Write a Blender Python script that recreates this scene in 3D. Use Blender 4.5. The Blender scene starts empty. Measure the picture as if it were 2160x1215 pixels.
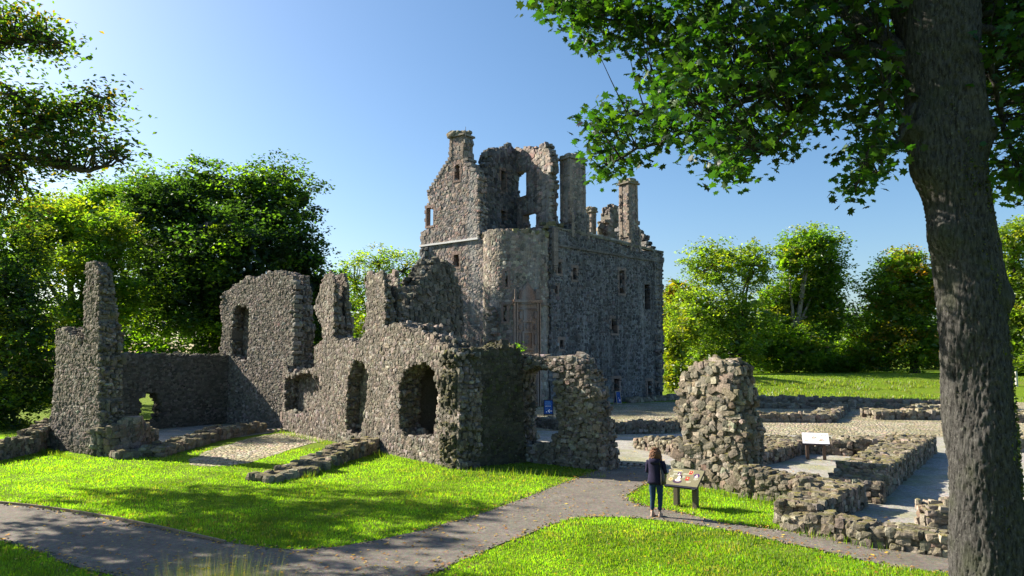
import bpy, bmesh, math, random
import numpy as np
from mathutils import Vector
rng = np.random.default_rng(7)
random.seed(7)
R = math.radians
S = bpy.context.scene
COL = S.collection
# ------------------------------------------------------------------ camera
CZ = 3.76                      # eye height above the lawn: the viewer stands on a bank
F = 1500.0                     # focal length in photograph pixels (2160 wide)
PITCH = math.atan(147.5 / F)
cam = bpy.data.cameras.new('camera'); cam.lens = 25.0; cam.sensor_width = 36.0
cam.clip_start = 0.1; cam.clip_end = 3000
co = bpy.data.objects.new('camera', cam); COL.objects.link(co)
co.location = (0, 0, CZ); co.rotation_euler = (R(90) + PITCH, 0, 0)
S.camera = co
# ------------------------------------------------------------------ light
SUN_AZ, SUN_EL = 67.0, 32.0     # azimuth to the left of +Y
SD = Vector((-math.sin(R(SUN_AZ)) * math.cos(R(SUN_EL)), math.cos(R(SUN_AZ)) * math.cos(R(SUN_EL)), math.sin(R(SUN_EL))))
sl = bpy.data.lights.new('sun', 'SUN'); sl.energy = 5.0; sl.angle = R(0.5); sl.color = (1.0, 0.90, 0.74)
so = bpy.data.objects.new('sun', sl); COL.objects.link(so)
so.rotation_euler = (-SD).to_track_quat('-Z', 'Y').to_euler(); so.location = (-40, 30, 60)
W = bpy.data.worlds.new('World'); S.world = W; W.use_nodes = True
nt = W.node_tree; sky = nt.nodes.new('ShaderNodeTexSky'); sky.sky_type = 'NISHITA'; sky.sun_disc = False
sky.sun_elevation = R(SUN_EL); sky.sun_rotation = R(-SUN_AZ); sky.air_density = 1.0; sky.dust_density = 1.4; sky.ozone_density = 3.0
nt.nodes['Background'].inputs[1].default_value = 0.05
hs = nt.nodes.new('ShaderNodeHueSaturation'); hs.inputs['Saturation'].default_value = 1.15; hs.inputs['Hue'].default_value = .497; hs.inputs['Value'].default_value = 1.3
nt.links.new(sky.outputs[0], hs.inputs['Color']); nt.links.new(hs.outputs[0], nt.nodes['Background'].inputs[0])
S.view_settings.view_transform = 'Standard'; S.view_settings.look = 'None'
S.view_settings.exposure = 1.55; S.view_settings.gamma = 1.0
S.cycles.max_bounces = 6; S.cycles.diffuse_bounces = 1; S.cycles.transmission_bounces = 4; S.cycles.glossy_bounces = 2

# ------------------------------------------------------------------ where a photograph pixel meets the world
def ray(px, py):
    u = (px - 1080) / F; w = (607.5 - py) / F
    return np.array([u, math.cos(PITCH) - w * math.sin(PITCH), math.sin(PITCH) + w * math.cos(PITCH)])
def G(px, py, z=0.0):
    d = ray(px, py); t = (z - CZ) / d[2]; return np.array([d[0] * t, d[1] * t, z])
def V(px, py, Y):
    d = ray(px, py); t = Y / d[1]; return np.array([d[0] * t, Y, CZ + d[2] * t])
def on_plane(A, D, px, py):
    """ray against the vertical plane through A along unit D (2-D): returns (s, z)"""
    d = ray(px, py)
    M = np.array([[D[0], -d[0]], [D[1], -d[1]]]); s, t = np.linalg.solve(M, -np.array(A[:2]))
    return s, CZ + d[2] * t
def sst(t): t = np.clip(t, 0, 1); return t * t * (3 - 2 * t)
def hgt(x, y):
    x = np.asarray(x, float); y = np.asarray(y, float)
    near = 2.1 * (1 - sst((y - 1) / 10.3))
    mound = 1.75 * sst((y - 66 + 3 * np.sin(x * .11)) / 15) * sst((x - 15) / 9)
    left = 0.9 * sst((-x - 24) / 22) * sst((y - 30) / 30)
    return near + mound + left
def vnoise(x, y, seed=0):
    """smooth value noise in numpy, about -1..1"""
    xi = np.floor(x).astype(np.int64); yi = np.floor(y).astype(np.int64); fx = x - xi; fy = y - yi
    fx = fx * fx * (3 - 2 * fx); fy = fy * fy * (3 - 2 * fy)
    def h(a, b):
        n = (a * 374761393 + b * 668265263 + seed * 982451653) & 0x7fffffff
        n = ((n ^ (n >> 13)) * 1274126177) & 0x7fffffff
        return ((n ^ (n >> 16)) & 0xffff) / 32767.5 - 1
    return (h(xi, yi) * (1 - fx) + h(xi + 1, yi) * fx) * (1 - fy) + (h(xi, yi + 1) * (1 - fx) + h(xi + 1, yi + 1) * fx) * fy
def inpoly(x, y, P):
    P = np.asarray(P, float); c = np.zeros(np.shape(x), bool); n = len(P)
    for i in range(n):
        x0, y0 = P[i][:2]; x1, y1 = P[i - 1][:2]
        if y0 == y1: continue
        k = ((y0 > y) != (y1 > y)) & (x < (x1 - x0) * (y - y0) / (y1 - y0) + x0)
        c ^= k
    return c

# ------------------------------------------------------------------ mesh building
class MB:
    def __init__(s): s.v = []; s.f = []; s.c = []; s.n = 0
    def add(s, v, faces, col=(1, 1, 1)):
        v = np.asarray(v, float).reshape(-1, 3)
        for f in (faces if isinstance(faces, list) and len(faces) and isinstance(faces[0], np.ndarray) else [faces]):
            f = np.asarray(f, np.int64)
            if f.size: s.f.append(f + s.n)
        c = np.asarray(col, float)
        if c.ndim == 1: c = np.tile(c, (len(v), 1))
        s.v.append(v); s.c.append(c); s.n += len(v)
    def poly(s, pts, col=(1, 1, 1)):
        s.add(pts, np.arange(len(pts))[None, :], col)
    def box(s, c, d, rz=0, col=(1, 1, 1), tilt=None):
        P = np.array([[x, y, z] for x in (-.5, .5) for y in (-.5, .5) for z in (-.5, .5)]) * np.array(d)
        if tilt:
            a = tilt; P = np.c_[P[:, 0], P[:, 1] * math.cos(a) - P[:, 2] * math.sin(a), P[:, 1] * math.sin(a) + P[:, 2] * math.cos(a)]
        cz, sz = math.cos(rz), math.sin(rz)
        P = np.c_[P[:, 0] * cz - P[:, 1] * sz, P[:, 0] * sz + P[:, 1] * cz, P[:, 2]] + np.array(c)
        s.add(P, np.array([[0, 1, 3, 2], [4, 6, 7, 5], [0, 4, 5, 1], [2, 3, 7, 6], [0, 2, 6, 4], [1, 5, 7, 3]]), col)
    def tube(s, pts, rad, n=8, col=(1, 1, 1), cap=True):
        pts = np.asarray(pts, float); m = len(pts); rad = np.broadcast_to(np.asarray(rad, float), (m,))
        T = np.gradient(pts, axis=0); T /= np.linalg.norm(T, axis=1)[:, None] + 1e-9
        up = np.array([0.0, 0, 1]) if abs(T[0][2]) < .9 else np.array([1.0, 0, 0])
        a = np.cross(T, up); a /= np.linalg.norm(a, axis=1)[:, None] + 1e-9; b = np.cross(T, a)
        th = np.arange(n) * 2 * math.pi / n
        ring = pts[:, None] + rad[:, None, None] * (a[:, None] * np.cos(th)[None, :, None] + b[:, None] * np.sin(th)[None, :, None])
        i = np.arange(m - 1)[:, None] * n + np.arange(n)[None]; j = np.arange(m - 1)[:, None] * n + (np.arange(n)[None] + 1) % n
        q = np.stack([i, j, j + n, i + n], -1).reshape(-1, 4)
        fs = [q]
        if cap: fs += [np.arange(n)[None, ::-1].copy(), (np.arange(n) + (m - 1) * n)[None]]
        s.add(ring.reshape(-1, 3), fs, col)
    def build(s, name, mat, parent=None, smooth=False):
        me = bpy.data.meshes.new(name); v = np.concatenate(s.v)
        lv = np.concatenate([f.ravel() for f in s.f]); lt = np.concatenate([np.full(len(f), f.shape[1]) for f in s.f])
        me.vertices.add(len(v)); me.vertices.foreach_set('co', v.astype(np.float32).ravel())
        me.loops.add(len(lv)); me.loops.foreach_set('vertex_index', lv.astype(np.int32))
        me.polygons.add(len(lt)); me.polygons.foreach_set('loop_start', np.r_[0, np.cumsum(lt)[:-1]].astype(np.int32))
        me.polygons.foreach_set('use_smooth', np.full(len(lt), smooth))
        me.update(calc_edges=True)
        ca = me.color_attributes.new('col', 'FLOAT_COLOR', 'POINT')
        c = np.concatenate(s.c); ca.data.foreach_set('color', np.c_[c, np.ones(len(c))].astype(np.float32).ravel())
        o = bpy.data.objects.new(name, me); COL.objects.link(o); me.materials.append(mat)
        if parent: o.parent = parent
        return o
def tag(o, label=None, cat=None, group=None, kind=None):
    if label: o['label'] = label
    if cat: o['category'] = cat
    if group: o['group'] = group
    if kind: o['kind'] = kind
    return o
def empty(name, label, cat, loc=(0, 0, 0), group=None):
    o = bpy.data.objects.new(name, None); COL.objects.link(o); o.location = loc; return tag(o, label, cat, group)
def local(o, e):               # mesh was built in world coordinates: keep it there under an empty that stands elsewhere
    o.parent = e; o.location = -e.location; return o

# ------------------------------------------------------------------ materials
def mat(name, rough=.9, spec=.2):
    m = bpy.data.materials.new(name); m.use_nodes = True; n = m.node_tree
    p = n.nodes['Principled BSDF']; p.inputs['Roughness'].default_value = rough; p.inputs['Specular IOR Level'].default_value = spec
    return m, n, p
def N(n, t, **k):
    x = n.nodes.new(t)
    for a, b in k.items():
        if a.startswith('i_'):
            key = a[2:]; x.inputs[int(key) if key.isdigit() else key.replace('_', ' ')].default_value = b
        else: setattr(x, a, b)
    return x
def mixc(n, fac, a, b, mode='MIX'):
    x = n.nodes.new('ShaderNodeMix'); x.data_type = 'RGBA'; x.blend_type = mode
    for i, v in ((0, fac), (6, a), (7, b)):
        if hasattr(v, 'links') or hasattr(v, 'is_linked'): n.links.new(v, x.inputs[i])
        elif i == 0: x.inputs[0].default_value = v
        else: x.inputs[i].default_value = (*v, 1)
    return x.outputs[2]
def ramp(n, src, stops):
    x = n.nodes.new('ShaderNodeValToRGB'); e = x.color_ramp.elements
    while len(e) < len(stops): e.new(.5)
    for k, (p, c) in enumerate(stops):
        e[k].position = p; e[k].color = (*c, 1) if hasattr(c, '__len__') else (c, c, c, 1)
    n.links.new(src, x.inputs[0]); return x.outputs[0]
def noise(n, scale, detail=4, rough=.6, vec=None, dist=0):
    x = N(n, 'ShaderNodeTexNoise'); x.inputs['Scale'].default_value = scale; x.inputs['Detail'].default_value = detail
    x.inputs['Roughness'].default_value = rough; x.inputs['Distortion'].default_value = dist
    if vec is None:
        tc = N(n, 'ShaderNodeNewGeometry'); vec = tc.outputs['Position']
    n.links.new(vec, x.inputs['Vector']); return x
def bump(n, p, h, strength, dist):
    b = N(n, 'ShaderNodeBump'); b.inputs['Strength'].default_value = strength; b.inputs['Distance'].default_value = dist
    n.links.new(h, b.inputs['Height']); n.links.new(b.outputs[0], p.inputs['Normal']); return b
def plain(name, c, rough=.6, spec=.3):
    m, n, p = mat(name, rough, spec); a = noise(n, 30, 2)
    col = mixc(n, ramp(n, a.outputs[0], [(.3, 0.0), (.7, 1.0)]), tuple(x * .85 for x in c), tuple(min(1, x * 1.1) for x in c))
    n.links.new(col, p.inputs[0]); return m
def stone_mat(name, moss=.5, mossc=(.10, .11, .02), bs=14, streak=0.0, lich=.3):
    m, n, p = mat(name, .93, .15)
    at = N(n, 'ShaderNodeAttribute', attribute_name='col')
    a = noise(n, bs, 6, .7); b = noise(n, 1.1, 4, .6); c3 = noise(n, 4.5, 5, .65)
    col = mixc(n, 1.0, at.outputs[0], ramp(n, a.outputs[0], [(.25, .55), (.5, .95), (.72, 1.5)]), 'MULTIPLY')
    col = mixc(n, ramp(n, b.outputs[0], [(.40, 0.0), (.62, .55)]), col, (.10, .095, .075), 'MIX') if streak == 0 else mixc(n, ramp(n, b.outputs[0], [(.45, 0.0), (.65, .35)]), col, (.10, .095, .085), 'MIX')
    if streak:
        g = N(n, 'ShaderNodeNewGeometry'); mp = N(n, 'ShaderNodeMapping'); mp.inputs['Scale'].default_value = (1, 1, .10)
        n.links.new(g.outputs['Position'], mp.inputs[0]); s = noise(n, 1.3, 5, .6, mp.outputs[0])
        col = mixc(n, ramp(n, s.outputs[0], [(.48, 0.0), (.66, streak)]), col, (.035, .036, .036))
        s2 = noise(n, .8, 4, .65, mp.outputs[0])
        col = mixc(n, ramp(n, s2.outputs[0], [(.54, 0.0), (.68, .55)]), col, (.34, .335, .32))
    # moss lies on what faces up, lichen in spots
    g = N(n, 'ShaderNodeNewGeometry'); sx = N(n, 'ShaderNodeSeparateXYZ'); n.links.new(g.outputs['Normal'], sx.inputs[0])
    up = ramp(n, sx.outputs[2], [(.15, 0.0), (.75, 1.0)])
    mm = N(n, 'ShaderNodeMath', operation='MULTIPLY'); n.links.new(up, mm.inputs[0])
    n.links.new(ramp(n, c3.outputs[0], [(.50 - .12 * moss, 0.0), (.66, moss)]), mm.inputs[1])
    col = mixc(n, mm.outputs[0], col, mossc)
    l = noise(n, 9, 3, .5)
    col = mixc(n, ramp(n, l.outputs[0], [(.66, 0.0), (.72, lich)]), col, (.42, .40, .33))
    n.links.new(col, p.inputs[0]); bump(n, p, a.outputs[0], .8, .05); return m
M_ruin = stone_mat('ruin_stone', .35)
M_low = stone_mat('footing_stone', .9, (.13, .12, .015), 16, 0, .35)
M_gable = stone_mat('gable_stone', .5, (.12, .10, .02), 9, .35, .1)
M_main = stone_mat('castle_stone', .5, (.11, .10, .02), 7, .5, .1)
M_dress = stone_mat('sandstone', .3, (.10, .10, .03), 10, .2, .05)

def leaf_mat(name, gloss=.03, trans=.55, boost=(3.0, 3.2, .6)):
    m = bpy.data.materials.new(name); m.use_nodes = True; n = m.node_tree; n.nodes.clear()
    at = N(n, 'ShaderNodeAttribute', attribute_name='col')
    d = N(n, 'ShaderNodeBsdfDiffuse'); t = N(n, 'ShaderNodeBsdfTranslucent'); g = N(n, 'ShaderNodeBsdfGlossy'); g.inputs['Roughness'].default_value = .45
    g.inputs['Color'].default_value = (.9, .95, 1, 1)
    tc = mixc(n, 1.0, at.outputs[0], boost, 'MULTIPLY')
    n.links.new(at.outputs[0], d.inputs[0]); n.links.new(tc, t.inputs[0])
    a = N(n, 'ShaderNodeMixShader'); a.inputs[0].default_value = trans; n.links.new(d.outputs[0], a.inputs[1]); n.links.new(t.outputs[0], a.inputs[2])
    b = N(n, 'ShaderNodeMixShader'); b.inputs[0].default_value = gloss; n.links.new(a.outputs[0], b.inputs[1]); n.links.new(g.outputs[0], b.inputs[2])
    o = N(n, 'ShaderNodeOutputMaterial'); n.links.new(b.outputs[0], o.inputs[0]); return m
M_leaf = leaf_mat('tree_leaves'); M_syc = leaf_mat('sycamore_leaves', .02, .42, (2.0, 2.6, .4))
M_grassb = leaf_mat('grass_blades', .03, .5, (2.3, 2.6, .5))
def bark_mat(name, c0, c1, s=1.0, moss=.3):
    m, n, p = mat(name, .95, .1); g = N(n, 'ShaderNodeNewGeometry'); mp = N(n, 'ShaderNodeMapping'); mp.inputs['Scale'].default_value = (1, 1, .22)
    n.links.new(g.outputs['Position'], mp.inputs[0]); a = noise(n, 14 * s, 7, .7, mp.outputs[0], .3); b = noise(n, 2.2, 4)
    col = ramp(n, a.outputs[0], [(.34, c0), (.62, c1)])
    col = mixc(n, ramp(n, b.outputs[0], [(.5, 0.0), (.7, moss)]), col, (.05, .06, .03))
    l = noise(n, 25, 4); col = mixc(n, ramp(n, l.outputs[0], [(.62, 0.0), (.7, .4)]), col, (.22, .23, .19))
    n.links.new(col, p.inputs[0]); bump(n, p, a.outputs[0], .9, .03); return m
M_bark = bark_mat('sycamore_bark', (.014, .013, .013), (.088, .086, .083), 2.4, .5); M_bark2 = bark_mat('tree_bark', (.03, .026, .02), (.11, .09, .07), .5, .5)
M_pale = bark_mat('pale_bark', (.12, .10, .08), (.34, .30, .26), .5, .15)

def ground_mat():
    m, n, p = mat('lawn_soil', .95, .1); a = noise(n, 9, 6, .7); b = noise(n, .5, 5, .65); c = noise(n, 60, 3)
    col = mixc(n, ramp(n, a.outputs[0], [(.35, 0.0), (.65, 1.0)]), (.10, .17, .010), (.15, .22, .015))
    col = mixc(n, ramp(n, b.outputs[0], [(.52, 0.0), (.70, .7)]), col, (.17, .165, .05))
    col = mixc(n, 1.0, col, ramp(n, c.outputs[0], [(.3, .7), (.7, 1.3)]), 'MULTIPLY')
    n.links.new(col, p.inputs[0]); bump(n, p, a.outputs[0], .9, .12); return m
M_ground = ground_mat()
def gravel_mat(name, c, moss, mc=(.12, .15, .04)):
    m, n, p = mat(name, .92, .2); a = noise(n, 55, 4, .75); b = noise(n, .55, 5, .6); v = N(n, 'ShaderNodeTexVoronoi'); v.inputs['Scale'].default_value = 38
    g = N(n, 'ShaderNodeNewGeometry'); n.links.new(g.outputs['Position'], v.inputs['Vector'])
    col = mixc(n, 1.0, c, ramp(n, a.outputs[0], [(.3, .55), (.5, 1.0), (.72, 1.7)]), 'MULTIPLY')
    col = mixc(n, .25, col, v.outputs['Color'], 'SOFT_LIGHT')
    col = mixc(n, ramp(n, b.outputs[0], [(.45, 0.0), (.65, moss)]), col, mc)
    f_ = noise(n, 9, 5, .75); col = mixc(n, 1.0, col, ramp(n, f_.outputs[0], [(.32, .72), (.5, 1.0), (.68, 1.35)]), 'MULTIPLY')
    e = noise(n, 1.7, 4); col = mixc(n, 1.0, col, ramp(n, e.outputs[0], [(.3, .82), (.7, 1.15)]), 'MULTIPLY')
    n.links.new(col, p.inputs[0]); bump(n, p, a.outputs[0], .8, .02); return m
M_path = gravel_mat('path_tarmac', (.15, .135, .115), .12, (.10, .09, .06)); M_gravel = gravel_mat('court_gravel', (.29, .28, .26), .6, (.22, .23, .09))
def cobble_mat():
    m, n, p = mat('cobbles', .85, .3); g = N(n, 'ShaderNodeNewGeometry')
    w = noise(n, 2, 3); mv = N(n, 'ShaderNodeVectorMath', operation='MULTIPLY_ADD'); n.links.new(w.outputs['Color'], mv.inputs[0]); mv.inputs[1].default_value = (.3, .3, .3); n.links.new(g.outputs['Position'], mv.inputs[2])
    v = N(n, 'ShaderNodeTexVoronoi'); v.inputs['Scale'].default_value = 5.2; n.links.new(mv.outputs[0], v.inputs['Vector'])
    e = N(n, 'ShaderNodeTexVoronoi', feature='DISTANCE_TO_EDGE'); e.inputs['Scale'].default_value = 5.2; n.links.new(mv.outputs[0], e.inputs['Vector'])
    col = mixc(n, .25, (.46, .40, .29), v.outputs['Color'], 'SOFT_LIGHT')
    b = noise(n, .45, 4); col = mixc(n, ramp(n, b.outputs[0], [(.42, 0.0), (.62, .6)]), col, (.20, .19, .07))
    ed = ramp(n, e.outputs[0], [(.02, 0.0), (.12, 1.0)]); col = mixc(n, ed, (.10, .095, .05), col)
    n.links.new(col, p.inputs[0]); bump(n, p, ramp(n, e.outputs[0], [(0.0, 0.0), (.3, 1.0)]), 1.0, .07); return m
M_cob = cobble_mat()

# ------------------------------------------------------------------ ground
def axis(a, b, fa, fb, fine, coarse):
    l = np.arange(a, fa, coarse); m = np.arange(fa, fb, fine); r = np.arange(fb, b + coarse, coarse); return np.r_[l, m, r]
gx = axis(-500, 500, -32, 42, .6, 20); gy = axis(-60, 900, -4, 110, .6, 20)
X, Y = np.meshgrid(gx, gy); Z = hgt(X, Y)
near = (Y > 11) & (Y < 70)
Z = Z + np.where(near, 0, 1) * vnoise(X * .15, Y * .15) * .08 * (Y > 66)
g = MB(); nx, ny = len(gx), len(gy); ii = (np.arange(ny - 1)[:, None] * nx + np.arange(nx - 1)[None]).ravel()
g.add(np.stack([X, Y, Z], -1).reshape(-1, 3), np.stack([ii, ii + 1, ii + 1 + nx, ii + nx], -1))
tag(g.build('ground', M_ground, smooth=True), kind='structure')
def smooth_closed(P, k=4):
    P = np.asarray(P, float)
    for _ in range(k):
        Q = np.empty((len(P) * 2, P.shape[1])); nx_ = np.roll(P, -1, 0); Q[0::2] = P * .75 + nx_ * .25; Q[1::2] = P * .25 + nx_ * .75; P = Q
    return P
SHEETS = []
def sheet(name, P, m, z, k=2, rag=.05):
    P = smooth_closed(np.array([p[:2] for p in P], float), k)
    P2 = []
    for i in range(len(P)):
        a, b = P[i], P[(i + 1) % len(P)]; L = np.linalg.norm(b - a); q = max(1, min(60, int(L / .25)))
        for t in range(q): P2.append(a + (b - a) * t / q)
    P = np.array(P2); P = P + np.c_[vnoise(P[:, 0] * 3, P[:, 1] * 3, 3), vnoise(P[:, 0] * 3, P[:, 1] * 3, 5)] * rag
    SHEETS.append(P)
    bm = bmesh.new(); vs = [bm.verts.new((p[0], p[1], z)) for p in P]; f = bm.faces.new(vs)
    bm.normal_update()
    if f.normal.z < 0: f.normal_flip()
    bmesh.ops.triangulate(bm, faces=bm.faces[:]); me = bpy.data.meshes.new(name); bm.to_mesh(me); bm.free()
    o = bpy.data.objects.new(name, me); COL.objects.link(o); me.materials.append(m); return tag(o, kind='structure')
pathpx = [(-500, 1020), (-200, 1050), (0, 1063), (60, 1069), (240, 1095), (450, 1142), (600, 1161), (700, 1158), (850, 1130), (1000, 1090), (1100, 1055), (1200, 1015), (1285, 984),
          (1400, 990), (1375, 1012), (1335, 1035), (1318, 1050), (1345, 1066), (1400, 1074), (1450, 1085), (1530, 1106), (1650, 1121), (1760, 1135), (2010, 1168), (2400, 1195),
          (2400, 1222), (2100, 1222), (1930, 1203), (1850, 1190), (1700, 1155), (1500, 1112), (1350, 1093), (1250, 1090), (1180, 1100), (1080, 1140), (980, 1182), (900, 1216), (860, 1235),
          (520, 1235), (300, 1225), (190, 1208), (100, 1172), (0, 1137), (-300, 1120), (-600, 1090)]
sheet('path', [G(*p) for p in pathpx], M_path, .016, 2, .04)
sheet('courtyard_gravel', [G(1280, 985), G(1405, 995), (5.3, 21.6), (6.8, 19.6), (8.4, 18.5), (6.6, 16.4), (8.6, 14.1), (12, 13.4), (30, 14), (45, 30), (45, 35.5), (0.5, 39), (-3, 43), (-1, 30), (0.5, 26.3)], M_gravel, .006, 1, .1)
sheet('cobbled_courtyard', [(-1, 38.3), (4, 36.6), (9.5, 35.6), (24, 34.3), (45, 31.5), (50, 62), (18, 64), (0, 55), (-4, 46)], M_cob, .011, 1, .1)
sheet('room_floor', [(-16.8, 29.5), (-14, 32.5), (-11.6, 37.4), (-12.4, 39.4), (-16.4, 42.5), (-20.8, 37.5), (-18, 31)], M_gravel, .008, 1, .08)
sheet('cobbled_apron', [G(385, 978), G(440, 950), G(560, 915), G(680, 912), G(735, 918), G(640, 940), G(560, 965), G(510, 982), G(430, 985)], M_cob, .012, 1, .12)

# ------------------------------------------------------------------ stones
def make_templates(k=28, sq=.55, amp=.16, seed=1):
    r = np.random.default_rng(seed); P = []; idx = {}
    for x in (-1, 0, 1):
        for y in (-1, 0, 1):
            for z in (-1, 0, 1):
                if (x, y, z) != (0, 0, 0): idx[(x, y, z)] = len(P); P.append((x, y, z))
    P = np.array(P, float); Fc = []
    for ax in range(3):
        for sg in (-1, 1):
            o = [a for a in range(3) if a != ax]
            for a in (-1, 0):
                for b in (-1, 0):
                    q = []
                    for (da, db) in ((0, 0), (1, 0), (1, 1), (0, 1)):
                        c = [0, 0, 0]; c[ax] = sg; c[o[0]] = a + da; c[o[1]] = b + db; q.append(idx[tuple(c)])
                    A, B, C = P[q[0]], P[q[1]], P[q[2]]; nrm = np.cross(B - A, C - B)
                    if nrm[ax] * sg < 0: q = q[::-1]
                    Fc.append(q)
    out = []
    for i in range(k):
        n = P / np.linalg.norm(P, axis=1)[:, None] * 1.18
        s = r.uniform(sq - .2, sq + .2); Q = P * s + n * (1 - s) + r.normal(0, amp, P.shape) * .75
        out.append(Q)
    return np.array(out), np.array(Fc)
TPL, TF = make_templates(amp=.10, sq=.5)
TPL_R, _ = make_templates(36, .55, .12, 5)
TPL_S, _ = make_templates(28, .62, .07, 6)
RUINC = [(0.206, 0.177, 0.153), (0.26, 0.229, 0.202), (0.153, 0.132, 0.119), (0.199, 0.159, 0.142), (0.237, 0.203, 0.166), (0.107, 0.095, 0.086), (0.321, 0.288, 0.261), (0.177, 0.148, 0.122)]
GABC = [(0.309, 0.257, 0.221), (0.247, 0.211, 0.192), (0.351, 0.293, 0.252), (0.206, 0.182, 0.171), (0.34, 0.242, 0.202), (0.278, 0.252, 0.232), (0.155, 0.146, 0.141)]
LOWC = [(0.242, 0.206, 0.165), (0.279, 0.243, 0.198), (0.184, 0.159, 0.132), (0.213, 0.18, 0.146), (0.309, 0.274, 0.227), (0.155, 0.138, 0.117), (0.228, 0.178, 0.142)]
MOSS_SHADEC = [(0.068, 0.066, 0.049), (0.045, 0.045, 0.034), (0.09, 0.083, 0.064), (0.06, 0.068, 0.03), (0.038, 0.036, 0.03)]  # dark moss, plus the wall's shade put into the stone colour
DARKR = [(0.115, 0.107, 0.087), (0.086, 0.079, 0.066), (0.144, 0.133, 0.108), (0.065, 0.061, 0.052), (0.173, 0.158, 0.133)]  # ruin stone darkened for unlit walls: shade put into the colour
TOWC = [(0.287, 0.247, 0.197), (0.239, 0.207, 0.171), (0.319, 0.279, 0.228), (0.207, 0.183, 0.151), (0.303, 0.223, 0.178), (0.176, 0.16, 0.14), (0.359, 0.327, 0.273)]
MAINC = [(0.089, 0.09, 0.098), (0.125, 0.126, 0.131), (0.067, 0.069, 0.074), (0.149, 0.146, 0.149), (0.118, 0.104, 0.101), (0.185, 0.183, 0.186), (0.055, 0.056, 0.06)]  # dark grey stone, darkened and cooled further to carry shade in the colour
def palette(pal, n, r, var=.18):
    c = np.array(pal)[r.integers(0, len(pal), n)]; return np.clip(c * (1 + r.normal(0, var, (n, 1))) * (1 + r.normal(0, .04, (n, 3))), .02, .8)
def put_stones(mb, cen, dim, pal, r, mapf, rot=.25, rot3=.12, T=None):
    """cen, dim: n x 3 in (s, z, d) space; mapped to the world by mapf(s, z, d)"""
    n = len(cen)
    if n == 0: return
    T = TPL_R if pal in (RUINC, LOWC, MOSS_SHADEC, DARKR) else TPL_S
    Q = T[r.integers(0, len(T), n)] * (dim * .5)[:, None, :]
    a = r.normal(0, rot, n); ca, sa = np.cos(a)[:, None], np.sin(a)[:, None]
    Q = np.stack([Q[..., 0] * ca - Q[..., 1] * sa, Q[..., 0] * sa + Q[..., 1] * ca, Q[..., 2]], -1)
    a = r.normal(0, rot3, n); ca, sa = np.cos(a)[:, None], np.sin(a)[:, None]
    Q = np.stack([Q[..., 0] * ca - Q[..., 2] * sa, Q[..., 1], Q[..., 0] * sa + Q[..., 2] * ca], -1)
    Q = Q + cen[:, None, :]
    P = mapf(Q[..., 0].ravel(), Q[..., 1].ravel(), Q[..., 2].ravel())
    Fc = (TF[None] + (np.arange(n) * 26)[:, None, None]).reshape(-1, 4)[:, ::-1]
    mb.add(P, Fc, np.repeat(palette(pal, n, r), 26, 0))
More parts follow.
